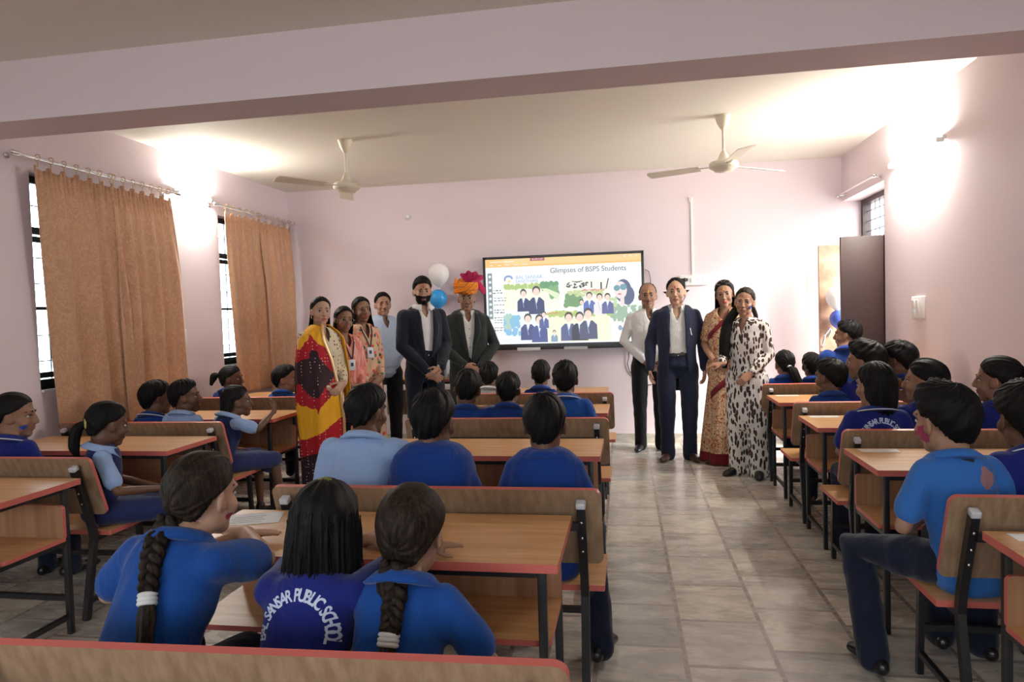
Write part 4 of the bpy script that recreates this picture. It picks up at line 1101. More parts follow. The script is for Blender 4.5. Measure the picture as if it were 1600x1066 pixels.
def forehead_mark(p, m, x=0, z=.045, w=.006, h=.02):
    q = MB(); R = p.H.to_3x3(); c = p.hit(x, z, .0005)
    q.ell(c, (w*p.hs, .002, h*p.hs), R.to_4x4(), 10); q.build('forehead_mark', m, p.root)
def cheek_smear(p, m, pts, r=.016, name='colour_smear'):
    """powder smear as a thin skin laid on the head"""
    mb = MB(); Hi = p.H.to_3x3(); n = 10
    for (th, z, rr2) in pts:
        rows = []
        d0 = V((sin(th), cos(th), 0))
        for j in range(5):
            row = []
            for k in range(n):
                a = 2*pi*k/n; q = rr2*j/4*(1+.12*sin(3*a+z*90)+.05*sin(7*a)); sx = V((cos(th), -sin(th), 0))
                o_ = p.H @ ((d0*.3 + sx*q*cos(a) + V((0, 0, z+q*sin(a))))*p.hs); h = p.bv.ray_cast(o_, -(Hi @ d0)); row.append((h[0] if h[0] else o_-(Hi @ d0)*.22)+(Hi @ d0)*.0009)
            rows.append(row)
        mb.rings(rows, cap=False)
    return mb.build(name, m, p.root)

def back_print(p, txt='BAL SANSAR PUBLIC SCHOOL', zc=None, dz=0, R=.095, a0=-100, a1=100, size=.036, xc=0):
    """curved lettering printed on the back of the shirt"""
    mb = MB(); n = len(txt); zc = zc if zc else p.sp[2].z-.01
    LRi = p.LR; bvh_ = p.top_bv; fwd = LRi @ V((0, 1, 0)); up = LRi @ V((0, 0, 1)); X = p.X; C = p.sp[2]
    wid = {'I': .45, ' ': .55, 'L': .85}
    ws = [wid.get(c, 1) for c in txt]; tot = sum(ws); acc = 0
    for c, w_ in zip(txt, ws):
        a = rad(lerp(a0, a1, (acc+w_/2)/tot)); acc += w_
        if c == ' ': continue
        me = text_mesh(c, size, bold=size*.028)
        bm_ = bmesh.new(); bm_.from_mesh(me); bmesh.ops.triangulate(bm_, faces=bm_.faces[:]); bmesh.ops.subdivide_edges(bm_, edges=bm_.edges[:], cuts=1)
        vs = {}
        for v in bm_.verts:
            lx, ly = v.co.x*.80, v.co.y*1.12
            x = (R+ly)*sin(a)+lx*cos(a); z = (R+ly)*cos(a)-lx*sin(a)+dz
            o_ = C+X*(x+xc)+up*(z-R*.2) - fwd*.5; h = bvh_.ray_cast(o_, fwd)
            vs[v] = mb.bm.verts.new((h[0]-fwd*.0022) if h[0] else o_+fwd*.4)
        for f in bm_.faces: mb._f([vs[v] for v in f.verts])
        bm_.free()
    return mb.build('back_lettering', letter_m, p.root)
# ---- patterned cloth
def m_leaf():
    m = mat('leaf_print_cloth', (.7, .68, .65), .85, spec=.2); t = NT(m)
    a = t.math('LESS_THAN', t.vor(34, t.co((1.0, 1.0, .42), (.3, .6, .5)), rnd=.8), .40); b = t.math('LESS_THAN', t.vor(38, t.co((1.0, 1.0, .38), (-.4, -.7, -.7), (3, 1, 2)), rnd=.9), .33)
    f = t.math('MAXIMUM', a, b); dk = t.mix(t.noise(9, detail=1), (.022, .016, .015), (.09, .05, .04)); t.col(t.mix(f, (.70, .67, .64), dk)); t.bump(t.noise(9, t.co((1, 1, .4)), 3, 1), .5, .03); return m
def m_saree():
    m = mat('printed_saree_silk', (.5, .3, .2), .6, spec=.35); t = NT(m)
    w = t.noise(26, t.co((1, 1, .8)), 3, 2.6); c = t.ramp(w, [(.36, (.20, .045, .03)), (.44, (.44, .13, .06)), (.50, (.60, .42, .22)), (.58, (.64, .52, .36)), (.66, (.26, .11, .06))])
    t.col(c); t.bump(t.noise(7, t.co((1, 1, .25)), 3, .8), .5, .03); return m
def m_floral():
    m = mat('floral_kurta_cloth', (.6, .4, .3), .8, spec=.2); t = NT(m)
    w = t.vor(24, out='Color', rnd=1); sp = t.n('ShaderNodeSeparateColor'); t.l(w, sp.inputs[0]); d = t.vor(24)
    c = t.ramp(sp.outputs[0], [(0, (.62, .06, .05)), (.25, (.08, .14, .10)), (.42, (.66, .34, .20)), (.62, (.75, .15, .12)), (.80, (.60, .46, .22))], 'CONSTANT')
    t.col(t.mix(t.math('LESS_THAN', d, .40), (.64, .42, .29), c)); t.bump(t.noise(9, t.co((1, 1, .4)), 3, 1), .5, .03); return m
def m_cream():
    m = mat('cream_embroidered_cloth', (.7, .6, .45), .8, spec=.2); t = NT(m)
    t.col(t.mix(t.math('LESS_THAN', t.vor(34, rnd=.35), .28), (.66, .56, .40), (.10, .09, .07))); t.bump(t.noise(9), .4, .02); return m
def m_coral():
    m = mat('coral_kurta_cloth', (.7, .25, .2), .8, spec=.2); t = NT(m)
    t.col(t.mix(t.ramp(t.noise(15, t.co((2.5, 2.5, .5)), 2), [(.5, (0, 0, 0)), (.58, (1, 1, 1))]), (.62, .20, .165), (.72, .38, .33))); t.bump(t.noise(8, t.co((1, 1, .4)), 3, 1), .5, .03); return m
def m_shawl():
    m = mat('tie_dyed_shawl', (.8, .4, .03), .75, spec=.25); t = NT(m)
    sx = t.n('ShaderNodeSeparateXYZ'); t.l(t.co(), sx.inputs[0]); X, Z = sx.outputs[0], sx.outputs[2]
    wob = t.math('MULTIPLY', t.math('SUBTRACT', t.noise(9, detail=4), .5), .13)
    # large medallion on the side of the body
    dx = t.math('ABSOLUTE', t.math('SUBTRACT', X, .15)); dz = t.math('MULTIPLY', t.math('ABSOLUTE', t.math('SUBTRACT', Z, 1.02)), .80)
    d = t.math('ADD', t.math('ADD', dx, dz), wob)
    red1 = t.math('LESS_THAN', d, .235); blk1 = t.math('LESS_THAN', d, .145)
    # slanting bands near the hem
    s_ = t.math('ADD', t.math('ADD', Z, t.math('MULTIPLY', X, .55)), t.math('MULTIPLY', wob, .6))
    red2 = t.math('LESS_THAN', s_, .66); blk2 = t.math('LESS_THAN', s_, .52)
    dots = t.math('LESS_THAN', t.vor(42, rnd=.25), .17)
    red = t.math('MAXIMUM', red1, red2); blk = t.math('MAXIMUM', blk1, blk2)
    yel = t.mix(t.noise(22, t.co((2, 2, .4)), 3), (.76, .33, .012), (.88, .47, .03))
    c = t.mix(red, yel, (.40, .012, .022)); c = t.mix(blk, c, (.035, .014, .020)); c = t.mix(t.math('MULTIPLY', dots, red), c, (.75, .60, .50)); t.col(c)
    t.bump(t.noise(12, t.co((2.2, 2.2, .35)), 3, .6), .6, .02); return m
def m_turban():
    m = mat('leheriya_turban_cloth', (.8, .3, .03), .7, spec=.25); t = NT(m)
    w = t.n('ShaderNodeTexWave', wave_type='BANDS', bands_direction='DIAGONAL'); t.l(t.co((1, 1, 1)), w.inputs[0]); w.inputs['Scale'].default_value = 9; w.inputs['Distortion'].default_value = 5; w.inputs['Detail'].default_value = 2
    t.col(t.ramp(w.outputs['Fac'], [(0, (.78, .20, .01)), (.35, (.85, .36, .02)), (.52, (.80, .07, .02)), (.66, (.80, .50, .03)), (.80, (.05, .12, .05)), (.92, (.70, .12, .03))], 'CONSTANT')); t.bump(t.noise(30, t.co((1, 1, 3))), .5, .01); return m
leaf_c, saree_c, floral_c, cream_c, coral_c, shawl_c, turban_c = m_leaf(), m_saree(), m_floral(), m_cream(), m_coral(), m_shawl(), m_turban()
maroon_c = cloth('maroon_silk', (.20, .012, .022)); gold_m = mat('gold_lace', (.70, .45, .22), .35, .6); mag_c = cloth('magenta_gauze', (.62, .03, .13)); bluesh = cloth('pale_blue_striped_shirt', (.42, .52, .70), .06, wr=.4)
lan_m = mat('black_lanyard', (.015, .012, .02), .6); badge_m = mat('id_card', (.55, .60, .66), .4); spec_m = mat('spectacle_frame', (.35, .30, .28), .3, .8)

def face_dir(dx, dy): return math.atan2(-dx, dy)
def adult(head, turn, label, kind='m', hs=1.0, look=(0, 0, 0), arms=None, group='standing adults', **kw):
    """head: world position of the head; turn: degrees away from facing the camera (+ = towards the right of the photo)"""
    x, y, z = head; S = (z-.142*hs)/1.465
    d = V((-x, -y, 0)).normalized(); a = rad(turn); d = V((d.x*cos(a)-d.y*sin(a), d.x*sin(a)+d.y*cos(a), 0))
    return Person((x, y, 0), face_dir(d.x, d.y), label, S, kind, head=look, hs=hs, arms=arms, group=group, **kw)
def clasp(S, z=.95, y=.19, top_='l', w=.23, spread=.06):
    A = []
    for x in (-1, 1):
        up = (x == -1) == (top_ == 'l')
        A.append((V((x*w, .015, 1.14))*S, V((x*spread, y+(.035 if up else 0), z+(.015 if up else -.02)))*S, V((-x*.85, .12, -.55)), V((0, -1, .1)), .35))
    return A
def jacket(p, m, prof, lap, hem=.13, lapm=None, ease=1.10, fat=1.0, pocket=True):
    p.top(m, 'jacket', .95, drop=.045, hem=hem, ease=ease, voxel=.0095, slw=1.04, smooth=6, neck=.062, fold=.006)
    p.open_front(prof, lap, lapm or m)
def shirt_tucked(p, m, name='shirt', sleeve='long', ease=1.0, belly=0, **k): return p.top(m, name, sleeve, tucked=True, ease=ease, belly=belly, **k)
def belt(p, m=None):
    w = p.w; b = p.B['spine'][0]; C = p.sp[0].lerp(p.sp[1], .72); q = MB()
    q.rings([[C+V((sx*1, 0, z)) for sx in (0,)]*1 for z in ()] or [[C+V(((b[0]*w*1.045*p.fat+o_)*cos(a), (b[1]*w*1.05*p.fat+o_)*sin(a), z)) for a in [2*pi*k/40 for k in range(40)]] for o_, z in ((0, -.017), (.004, -.016), (.004, .016), (0, .017))], cap=False)
    q.build('belt', m or M['black'], p.root)
def cuffs(p, m, sides=(0, 1), r=.034):
    for i in sides:
        q = MB(); a = p.el[i].lerp(p.wr[i], .93); b = p.wr[i]+(p.wr[i]-p.el[i]).normalized()*.004; q.tube([a, b], [r*p.w, r*.98*p.w], 16, round_=False); q.build('shirt_cuff', m, p.root)
def moustache(p, m='k', w=.026, t=.0055):
    q = MB(); q.tube([p.hit(w*s_, -.046-.006*abs(s_), .001) for s_ in (-1, -.6, -.2, .2, .6, 1)], [(t*.4*p.hs, .002), (t*p.hs, .003), (t*p.hs*1.1, .003), (t*p.hs*1.1, .003), (t*p.hs, .003), (t*.4*p.hs, .002)], 8, side=p.H.to_3x3() @ V((0, 0, 1))); q.build('moustache', HM[m], p.root)
def glasses(p, m=spec_m, dark=None, z=.0, r=.019, up=False):
    Hi = p.H.to_3x3(); q = MB(); fwd = Hi @ V((0, 1, 0)); rt = Hi @ V((1, 0, 0)); u_ = Hi @ V((0, 0, 1)); cs = []
    for sx in (-1, 1):
        c = p.H @ (V((sx*.032, .098 if not up else .085, z))*p.hs); cs.append(c)
        q.rings([[c+rt*((r*1.25+.0015*cos(b))*cos(a)*p.hs)+u_*((r+.0015*cos(b))*sin(a)*p.hs)+fwd*.0015*sin(b) for b in [2*pi*k/5 for k in range(5)]] for a in [2*pi*k/20 for k in range(21)]], cap=False)
        q.tube([c+rt*sx*.022*p.hs, p.H @ (V((sx*.078, .07, z+.004))*p.hs), p.H @ (V((sx*.080, -.01, z+.002))*p.hs)], .0016, 5)
    q.tube([cs[0]+rt*.012+u_*.004, cs[1]-rt*.012+u_*.004], .0016, 5); q.build('spectacles', m, p.root)
def lanyard(p, zb, x=0, card=True):
    for sx in (-1, 1):
        q = MB(); pts = p.on_top([(x+sx*.055*p.w, p.sp[4].z-.01), (x+sx*.050*p.w, p.sp[4].z-.06), (x+sx*.03*p.w, lerp(p.sp[4].z, zb, .6)), (x+sx*.005, zb)], .006); q.tube(pts, [(.006, .0015)]*4, 6, side=(1, 0, 0)); q.build('lanyard', lan_m, p.root)
    if card:
        c = p.on_top([(x, zb-.05)], .010)[0]; o = MB().box(c, (.062, .004, .088), Matrix.Rotation(.08, 4, 'X'), bev=.001).build('id_card', badge_m, p.root)
        MB().box(c+V((0, .003, .004)), (.024, .002, .030)).build('card_photo', M['black'], o)

# ================= standing adults
# woman in the yellow and red shawl
p = adult((-2.35, 5.0, 1.495), 36, 'woman in a yellow and red tie-dyed shawl with gold edging', 'f', .92, look=(rad(-20), 0, rad(-3)), skin='f', arms=clasp(.93, 1.0, .17, 'l', .19))
p.top(cream_c, 'kurta', .9, hem=.42, ease=1.06, flare=.12, neck=.055); p.neckline(.07, .034); p.trousers(cream_c, 'salwar', r=(.10, .09, .075, .06))
p.face(fem=True, lips='r') if False else p.face(lips='r', eyes_open=.9)
hair_cap(p.H, p.hs, p.root, 'k', HB_ADULT, (0, -.9, .35), .010, .0014, seed=3)
hair_fall(p.H, p.hs, p.root, [(.07, .070, .085, -.012, 92, .02), (.0, .080, .098, -.012, 96, .022), (-.07, .083, .095, -.014, 88, .026), (-.16, .090, .085, -.03, 74, .03), (-.27, .10, .08, -.05, 60, .03)], 'k')
MB().ell(p.H @ V((.071, .0, -.046)), (.004, .004, .012), seg=8).build('earring', gold_m, p.root)
def shawl(p):
    """draped sheet over the right shoulder and arm, falling to the shin"""
    w = p.w; rows = []; NV, NU = 46, 84; edge = []; edge2 = []
    for j in range(NV+1):
        v = j/NV; z = lerp(1.50, .16, v)*w; row = []
        # half width of the wrapped body at this height
        rx = itp([(0, .070), (.04, .150), (.09, .210), (.25, .235), (.45, .235), (.7, .215), (1, .20)], v)*w
        ry = itp([(0, .075), (.06, .125), (.25, .160), (.42, .185), (.6, .17), (1, .16)], v)*w
        a0 = rad(itp([(0, 60), (.2, 84), (.42, 98), (.6, 104), (1, 104)], v)); a1 = rad(-205)
        for i in range(NU+1):
            u = i/NU; a = lerp(a0, a1, u); f = (.3+.7*v)*(.012*sin(a*7+v*2.2)+.007*sin(a*13+1+v*3))
            row.append(V(((rx+f)*cos(a)+.006, (ry+f)*sin(a)+.012, z+.012*sin(a*3)*v)))
        rows.append(row)
    mb = MB(); vs = [[mb.bm.verts.new(q) for q in r] for r in rows]
    for a, b in zip(vs, vs[1:]):
        for i in range(NU): mb._f([a[i], a[i+1], b[i+1], b[i]])
    o = mb.build('shawl', shawl_c, p.root); md = o.modifiers.new('s', 'SOLIDIFY'); md.thickness = .004; o['label'] = 'yellow, red and black dotted shawl'
    q = MB(); q.tube([r[0]+V((-.004, .004, 0)) for r in rows], [(.013, .005)]*len(rows), 8, side=(1, 0, 0)); q.build('gold_trim', gold_m, o)
shawl(p)
# woman with glasses, coral kurta
p = adult((-2.38, 5.5, 1.425), 30, 'short woman with glasses, coral kurta and identity card', 'f', .93, look=(rad(-10), rad(-2), rad(-4)), skin='m', arms=clasp(.89, .98, .19, 'r', .18))
p.top(coral_c, 'kurta', .8, hem=.42, ease=1.10, flare=.15, neck=.055); p.neckline(.07, .034); p.trousers(coral_c, 'salwar', r=(.10, .09, .075, .06)); p.shoes(shoe_b, 'sandal')
p.face(lips='n', eyes_open=.6); glasses(p)
collar(p.sp[4]+V((0, .01, -.035)), .062, p.root, coral_c, .03, .03, 30, 'collar')
hair_cap(p.H, p.hs, p.root, 'k', HB_ADULT, (0, .2, 1), .010, .0014, seed=5)
hair_fall(p.H, p.hs, p.root, [(.07, .068, .082, -.012, 100, .02), (.01, .080, .098, -.012, 108, .02), (-.08, .085, .098, -.014, 106, .026), (-.17, .095, .09, -.02, 96, .03), (-.27, .105, .085, -.03, 80, .03), (-.36, .10, .085, -.03, 60, .03)], 'k')
lanyard(p, 1.16*p.w/.93)
# woman in the floral kurta
p = adult((-2.36, 5.85, 1.507), 32, 'woman in a floral kurta with long hair over her shoulder', 'f', .95, look=(rad(-10), 0, rad(4)), skin='m', arms=clasp(.93, .96, .18, 'l', .19))
p.top(floral_c, 'kurta', .9, hem=.55, ease=1.12, flare=.25, neck=.055); p.neckline(.09, .036); p.trousers(floral_c, 'salwar', r=(.10, .09, .075, .06)); p.shoes(shoe_b, 'sandal')
p.face(lips='r', eyes_open=.25)
hair_cap(p.H, p.hs, p.root, 'k', HB_ADULT, (0, .15, 1), .011, .0016, seed=7)
hair_fall(p.H, p.hs, p.root, [(.07, .068, .082, -.012, 100, .02), (.01, .081, .10, -.012, 110, .02), (-.08, .088, .10, -.014, 108, .028), (-.18, .105, .10, -.01, 112, .034), (-.30, .115, .11, .0, 116, .036), (-.42, .11, .11, .0, 104, .03)], 'k')
lanyard(p, 1.20*p.w/.95)
# man in the pale blue striped shirt
p = adult((-2.49, 6.75, 1.567), 22, 'man in a pale blue striped shirt and black trousers', 'm', 1.0, look=(rad(-12), 0, 0), skin='l', fat=1.08, arms=[(V((-.25, -.05, 1.12)), V((-.18, -.15, .92)), V((.4, -.6, -.7)), V((0, 1, 0)), .4), (V((.26, -.03, 1.12)), V((.22, -.12, .92)), V((-.4, -.6, -.7)), V((0, 1, 0)), .4)])
t_ = NT(bluesh); wv = t_.n('ShaderNodeTexWave', wave_type='BANDS', bands_direction='X'); t_.l(t_.co(), wv.inputs[0]); wv.inputs['Scale'].default_value = 22; t_.col(t_.mix(wv.outputs['Fac'], (.36, .46, .66), (.52, .61, .78)))
p.trousers(black_c, rise=.8, pelvis=1.12); shirt_tucked(p, bluesh, ease=1.02, belly=.035); p.neckline(.07, .034); belt(p); p.shoes(shoe_k)
collar(p.sp[4]+V((0, .006, -.006)), .066, p.root, bluesh, .034, .022, 20)
p.face(); moustache(p, 'k', .02, .003); hair_cap(p.H, p.hs, p.root, 'k', HB_ADULT, (0, -.2, 1), .012, .002, seed=9, tuft=.004)
# bearded man, midnight suit
p = adult((-1.90, 6.2, 1.66), 22, 'bearded man in a dark suit, one hand painted with henna', 'm', 1.04, look=(rad(-14), rad(-3), 0), skin='l', fat=.86, arms=clasp(1.02, .93, .225, 'l', .215, .05))
shirt_tucked(p, white_sh, ease=.92, fold=.003); p.neckline(.06, .034); p.trousers(dk_navy, rise=.8, pelvis=1.1); p.shoes(shoe_k)
jacket(p, dk_navy, [(.60, .16), (.86, .05), (1.05, .030), (1.28, .055), (1.43, .062), (1.56, .085)], [(1.06, .012), (1.20, .055), (1.34, .07), (1.50, .03)], .13, ease=1.10)
p.buttons(wht, 1.08, 1.38, 5); cuffs(p, white_sh); collar(p.sp[4]+V((0, .006, -.004)), .068, p.root, white_sh, .036, .034, 24)
p.face(); forehead_mark(p, red_mark, 0, .045, .004, .016)
hair_cap(p.H, p.hs, p.root, 'k', [(0, 56), (40, 60), (60, 76), (78, 90), (95, 92), (112, 110), (180, 126)], (0, -.2, 1), .014, .002, seed=11, ztop=.014)
# beard: a shell over jaw and chin with an opening for the mouth
def beard(p, m='k', full=True):
    mb = MB(); Hi = p.H.to_3x3(); hs = p.hs; vs = {}
    NA, NZ = 44, 16
    for i in range(NA+1):
        a = rad(lerp(-76, 76, i/NA))
        for j in range(NZ+1):
            top_z = lerp(-.040, -.016, abs(a)/1.33); z = lerp(top_z, -.118, j/NZ)
            d = V((sin(a), cos(a), 0)); o_ = p.H @ ((d*.30+V((0, 0, z)))*hs); h = p.bv.ray_cast(o_, -(Hi @ d))
            q = h[0] if h[0] else o_-(Hi @ d)*.22
            th = .0015+.0075*sin(pi*min(1, j/NZ*1.3+.1))**.5; vs[i, j] = (q+(Hi @ d)*(th+.001*noise.noise(q*240)), a, z)
    bv = {}
    for k, (q, a, z) in vs.items():
        bv[k] = mb.bm.verts.new(q)
    for i in range(NA):
        for j in range(NZ):
            _, a, z = vs[i, j]
            if abs(a+.04) < .23 and -.074 < z < -.050: continue
            mb._f([bv[i, j], bv[i+1, j], bv[i+1, j+1], bv[i, j+1]])
    o = mb.build('beard', HM[m], p.root); md = o.modifiers.new('s', 'SOLIDIFY'); md.thickness = .004; md.offset = -1
beard(p)
hm_ = mat('henna_stain', (.22, .05, .03), .6); q = MB()
for k in range(5): q.ell(p.wr[0]+p.hd_dir[0].normalized()*(.03+.012*k)+V((.004*(k % 2), .02, 0)), (.006, .002, .006), seg=8)
q.build('henna_dots', hm_, p.root)
q = MB(); c = p.wr[0]; q.tube([c-(p.wr[0]-p.el[0]).normalized()*.012, c], [.033, .033], 16, round_=False); q.build('wristwatch', M['black'], p.root)
# man in the turban
p = adult((-1.61, 6.74, 1.60), 10, 'man in a charcoal suit and orange turban with a magenta plume', 'm', 1.06, look=(rad(-8), rad(-4), rad(2)), skin='m', fat=1.04, arms=clasp(.99, .95, .21, 'r', .275, .08))
shirt_tucked(p, white_sh, ease=.92, fold=.003); p.neckline(.06, .034); p.trousers(char_c, rise=.8, pelvis=1.1); p.shoes(shoe_k)
jacket(p, char_c, [(.60, .08), (.86, .014), (1.00, .012), (1.12, .028), (1.28, .052), (1.40, .060), (1.52, .085)], [(1.00, .012), (1.16, .05), (1.32, .07), (1.46, .03)], .13, ease=1.10)
p.buttons(M['black'], 1.12, 1.30, 3); cuffs(p, white_sh); collar(p.sp[4]+V((0, .006, -.004)), .066, p.root, white_sh, .034, .022, 24)
p.face(); moustache(p, 'g', .026, .006); glasses(p, z=.002, r=.014)
def turban(p):
    Hi = p.H; hs = p.hs; rows = []
    for j in range(15):
        t = j/14; row = []
        for i in range(72):
            a = 2*pi*i/72; z = itp([(0, .042), (.10, .050), (.4, .095), (.7, .140), (.88, .160), (1, .158)], t)+.020*sin(a-.3)*(.4+t)-.012*cos(a)*(t > .1)
            r = itp([(0, .074), (.08, .092), (.35, .110), (.62, .096), (.85, .062), (1, .010)], t); r *= 1+.035*sin(7*a+t*22)+.02*sin(13*a-t*14)
            row.append(Hi @ (V((r*sin(a), -.012+r*1.18*cos(a), z))*hs))
        rows.append(row)
    q = MB(); q.rings(rows); o = q.build('turban', turban_c, p.root); o['label'] = 'orange, red and green wrapped turban'
    # peaked wrap at one side
    q = MB()
    for k in range(5):
        b = .5+.28*k; q.tube([Hi @ (V((.105*cos(t*pi)*1.0, .07+.045*sin(t*pi), .065+.020*k+.03*t-.01*k*t))*hs) for t in (0, .2, .4, .6, .8, 1)], [(.014, .010)]*6, 10, side=Hi.to_3x3() @ V((0, 0, 1)))
    q.tube([Hi @ V((.080, .05, .09)), Hi @ V((.094, .045, .16)), Hi @ V((.098, .04, .205))], [(.045, .02), (.03, .015), (.012, .008)], 12, side=Hi.to_3x3() @ V((0, 1, .2)))
    q.build('turban_fold', turban_c, o)
    # fan-shaped plume
    q = MB(); n = 26; inner, outer = [], []
    for i in range(n+1):
        a = rad(lerp(-38, 62, i/n)); pl = .010*(1 if i % 2 else -1); R_ = .150+.01*sin(i*.9)
        inner.append(q.bm.verts.new(Hi @ (V((-.02-.02*sin(a), .03+pl*.3, .13))*hs))); outer.append(q.bm.verts.new(Hi @ (V((-.045-R_*sin(a), .03+pl, .10+R_*cos(a)))*hs)))
    for i in range(n): q._f([inner[i], inner[i+1], outer[i+1], outer[i]])
    o2 = q.build('plume', mag_c, o); md = o2.modifiers.new('s', 'SOLIDIFY'); md.thickness = .003
    q = MB(); q.tube([Hi @ V((-.06, .05, .15)), Hi @ V((-.12, .055, .14)), Hi @ V((-.165, .05, .08)), Hi @ V((-.175, .045, .04))], [(.02, .006), (.035, .008), (.028, .007), (.015, .004)], 10, side=Hi.to_3x3() @ V((0, 0, 1))); q.build('plume_tail', mag_c, o)
turban(p)
# bald man, white shirt
p = adult((.173, 7.2, 1.57), 8, 'balding man in a plain white shirt and black trousers', 'm', 1.10, look=(rad(-6), 0, 0), skin='m', fat=1.02, arms=[(V((-.25, .0, 1.12)), V((-.12, .15, .92)), V((.6, .4, -.7)), V((0, -1, 0)), .4), (V((.255, .01, 1.12)), V((.07, .20, .92)), V((-.8, .2, -.6)), V((0, -1, .1)), .4)])
p.trousers(black_c, rise=.8, pelvis=1.12); shirt_tucked(p, white_sh, ease=1.04, belly=.025); p.neckline(.07, .034); belt(p); p.shoes(shoe_k)
collar(p.sp[4]+V((0, .006, -.006)), .066, p.root, white_sh, .034, .022, 26); p.buttons(wht, 1.0, 1.36, 6)
p.face(); moustache(p, 'g', .022, .004); forehead_mark(p, yel_mark, 0, .040, .006, .015)
hair_cap(p.H, p.hs, p.root, 'k', HB_BALD, (0, -1, .1), .008, .0014, seed=15)
# man in the navy suit
p = adult((.422, 6.72, 1.588), 4, 'man in a navy blue suit with an open-necked white shirt', 'm', 1.08, look=(rad(-8), 0, rad(2)), skin='f', fat=1.0,
          arms=[(V((-.240, -.02, 1.12)), V((-.245, .04, .86)), V((.05, .12, -1)), V((1, .2, 0)), .5), (V((.245, -.02, 1.12)), V((.255, .06, .87)), V((0, .15, -1)), V((-1, .2, 0)), .5)])
shirt_tucked(p, white_sh, ease=.93, fold=.003); p.neckline(.09, .036); p.trousers(blue_suit, rise=.85, pelvis=1.1, r=(.098, .085, .072, .072)); p.shoes(shoe_b); belt(p)
jacket(p, blue_suit, [(.60, .15), (.86, .095), (1.05, .075), (1.25, .075), (1.38, .068), (1.52, .090)], [(1.08, .010), (1.20, .045), (1.34, .065), (1.46, .03)], .13, ease=1.10)
MB().box(p.on_top([(-.12, 1.22)], .012)[0], (.005, .004, .07), Matrix.Rotation(.2, 4, 'Y')).build('pen', M['chrome'], p.root)
p.buttons(wht, 1.0, 1.34, 5); cuffs(p, white_sh); collar(p.sp[4]+V((0, .006, -.004)), .066, p.root, white_sh, .036, .026, 30)
p.face(); forehead_mark(p, red_mark, 0, .040, .005, .014)
hair_cap(p.H, p.hs, p.root, 'k', [(0, 34), (25, 40), (45, 58), (62, 78), (78, 92), (95, 94), (112, 112), (180, 128)], (0, -.2, 1), .012, .002, seed=17)
q = MB()
for sx in (-1, 1): q.tube([p.H @ V((sx*.072, -.03, .010)), p.H @ V((sx*.098, -.045, .004)), p.H @ V((sx*.118, -.045, .012))], [.014, .011, .004], 8)
q.build('hair_flick', HM['b'], p.root)
# woman in the saree
p = adult((.854, 6.6, 1.552), -16, 'smiling woman in a maroon-bordered gold print saree', 'f', 1.03, look=(rad(12), rad(-5), rad(4)), skin='l', fat=1.1, arms=clasp(.96, 1.0, .19, 'l', .205))
def skirt(p, m, z0, z1, r0_, r1_, name='skirt', folds=11, amp=.018, cy=0, border=None, bh=.1):
    rows = []; NV = 40
    for j in range(NV+1):
        v = j/NV; z = lerp(z0, z1, v); k = lerp(r0_[0], r1_[0], v**.8), lerp(r0_[1], r1_[1], v**.8); row = []
        for i in range(110):
            a = 2*pi*i/110; f = amp*v*(sin(folds*a+sin(a*2)*1.2+v*.6)+.4*sin(folds*2.3*a+1)); row.append(V(((k[0]+f)*cos(a), cy+(k[1]+f)*sin(a), z)))
        rows.append(row)
    q = MB(); q.rings(rows); o = q.build(name, [m]+([border] if border else []), p.root)
    if border:
        for f in o.data.polygons:
            if f.center.z < z1+bh: f.material_index = 1
    return o
p.top(saree_c, 'blouse', 'short', hem=.05, ease=1.08, neck=.055, drop=.05); p.neckline(.05, .05); o = skirt(p, saree_c, 1.04*p.w, .015, (.130, .105), (.25, .20), 'saree', 10, .016, border=maroon_c, bh=.11); p.shoes(shoe_b, 'sandal')
p.patch([[(lerp(.150, -.085, t)*p.w, (lerp(1.20, 1.43, t)+k*.028)*p.w) for k in (-1, 0, 1)] for t in [i/14 for i in range(15)]], maroon_c, 'saree_border', .006, .004)
sb = bvh(o.data); p.patch([[(lerp(-.16, .12, t)*p.w, (lerp(.92, .66, t)+k*.035)*p.w) for k in (-1, 0, 1)] for t in [i/14 for i in range(15)]], maroon_c, 'saree_border', .008, .004, bv=sb)
p.face(lips='r', eyes_open=.5, smile=1); forehead_mark(p, yel_mark, 0, .050, .006, .014); forehead_mark(p, M['black'], 0, .028, .0035, .0035)
hair_cap(p.H, p.hs, p.root, 'k', HB_ADULT, (0, .1, 1), .012, .0016, seed=19)
hair_fall(p.H, p.hs, p.root, [(.07, .068, .082, -.012, 100, .02), (.01, .081, .10, -.012, 108, .02), (-.08, .088, .098, -.014, 104, .026), (-.18, .10, .09, -.02, 96, .03), (-.26, .105, .085, -.03, 84, .03)], 'k')
q = MB()
for sx in (-1, 1):
    c = p.H @ V((sx*.034, .052, .112)); R = p.H.to_3x3()
    q.rings([[c+R @ V((.026*cos(a)+.002*cos(b)*cos(a), .002*sin(b)-.012*sin(a), .018*sin(a)+.002*cos(b)*sin(a))) for b in [2*pi*k/5 for k in range(5)]] for a in [2*pi*k/20 for k in range(21)]], cap=False)
    q.tube([c+R @ V((sx*.026, 0, 0)), p.H @ V((sx*.088, -.03, .07))], .002, 6)
q.build('sunglasses_on_head', spec_m, p.root)
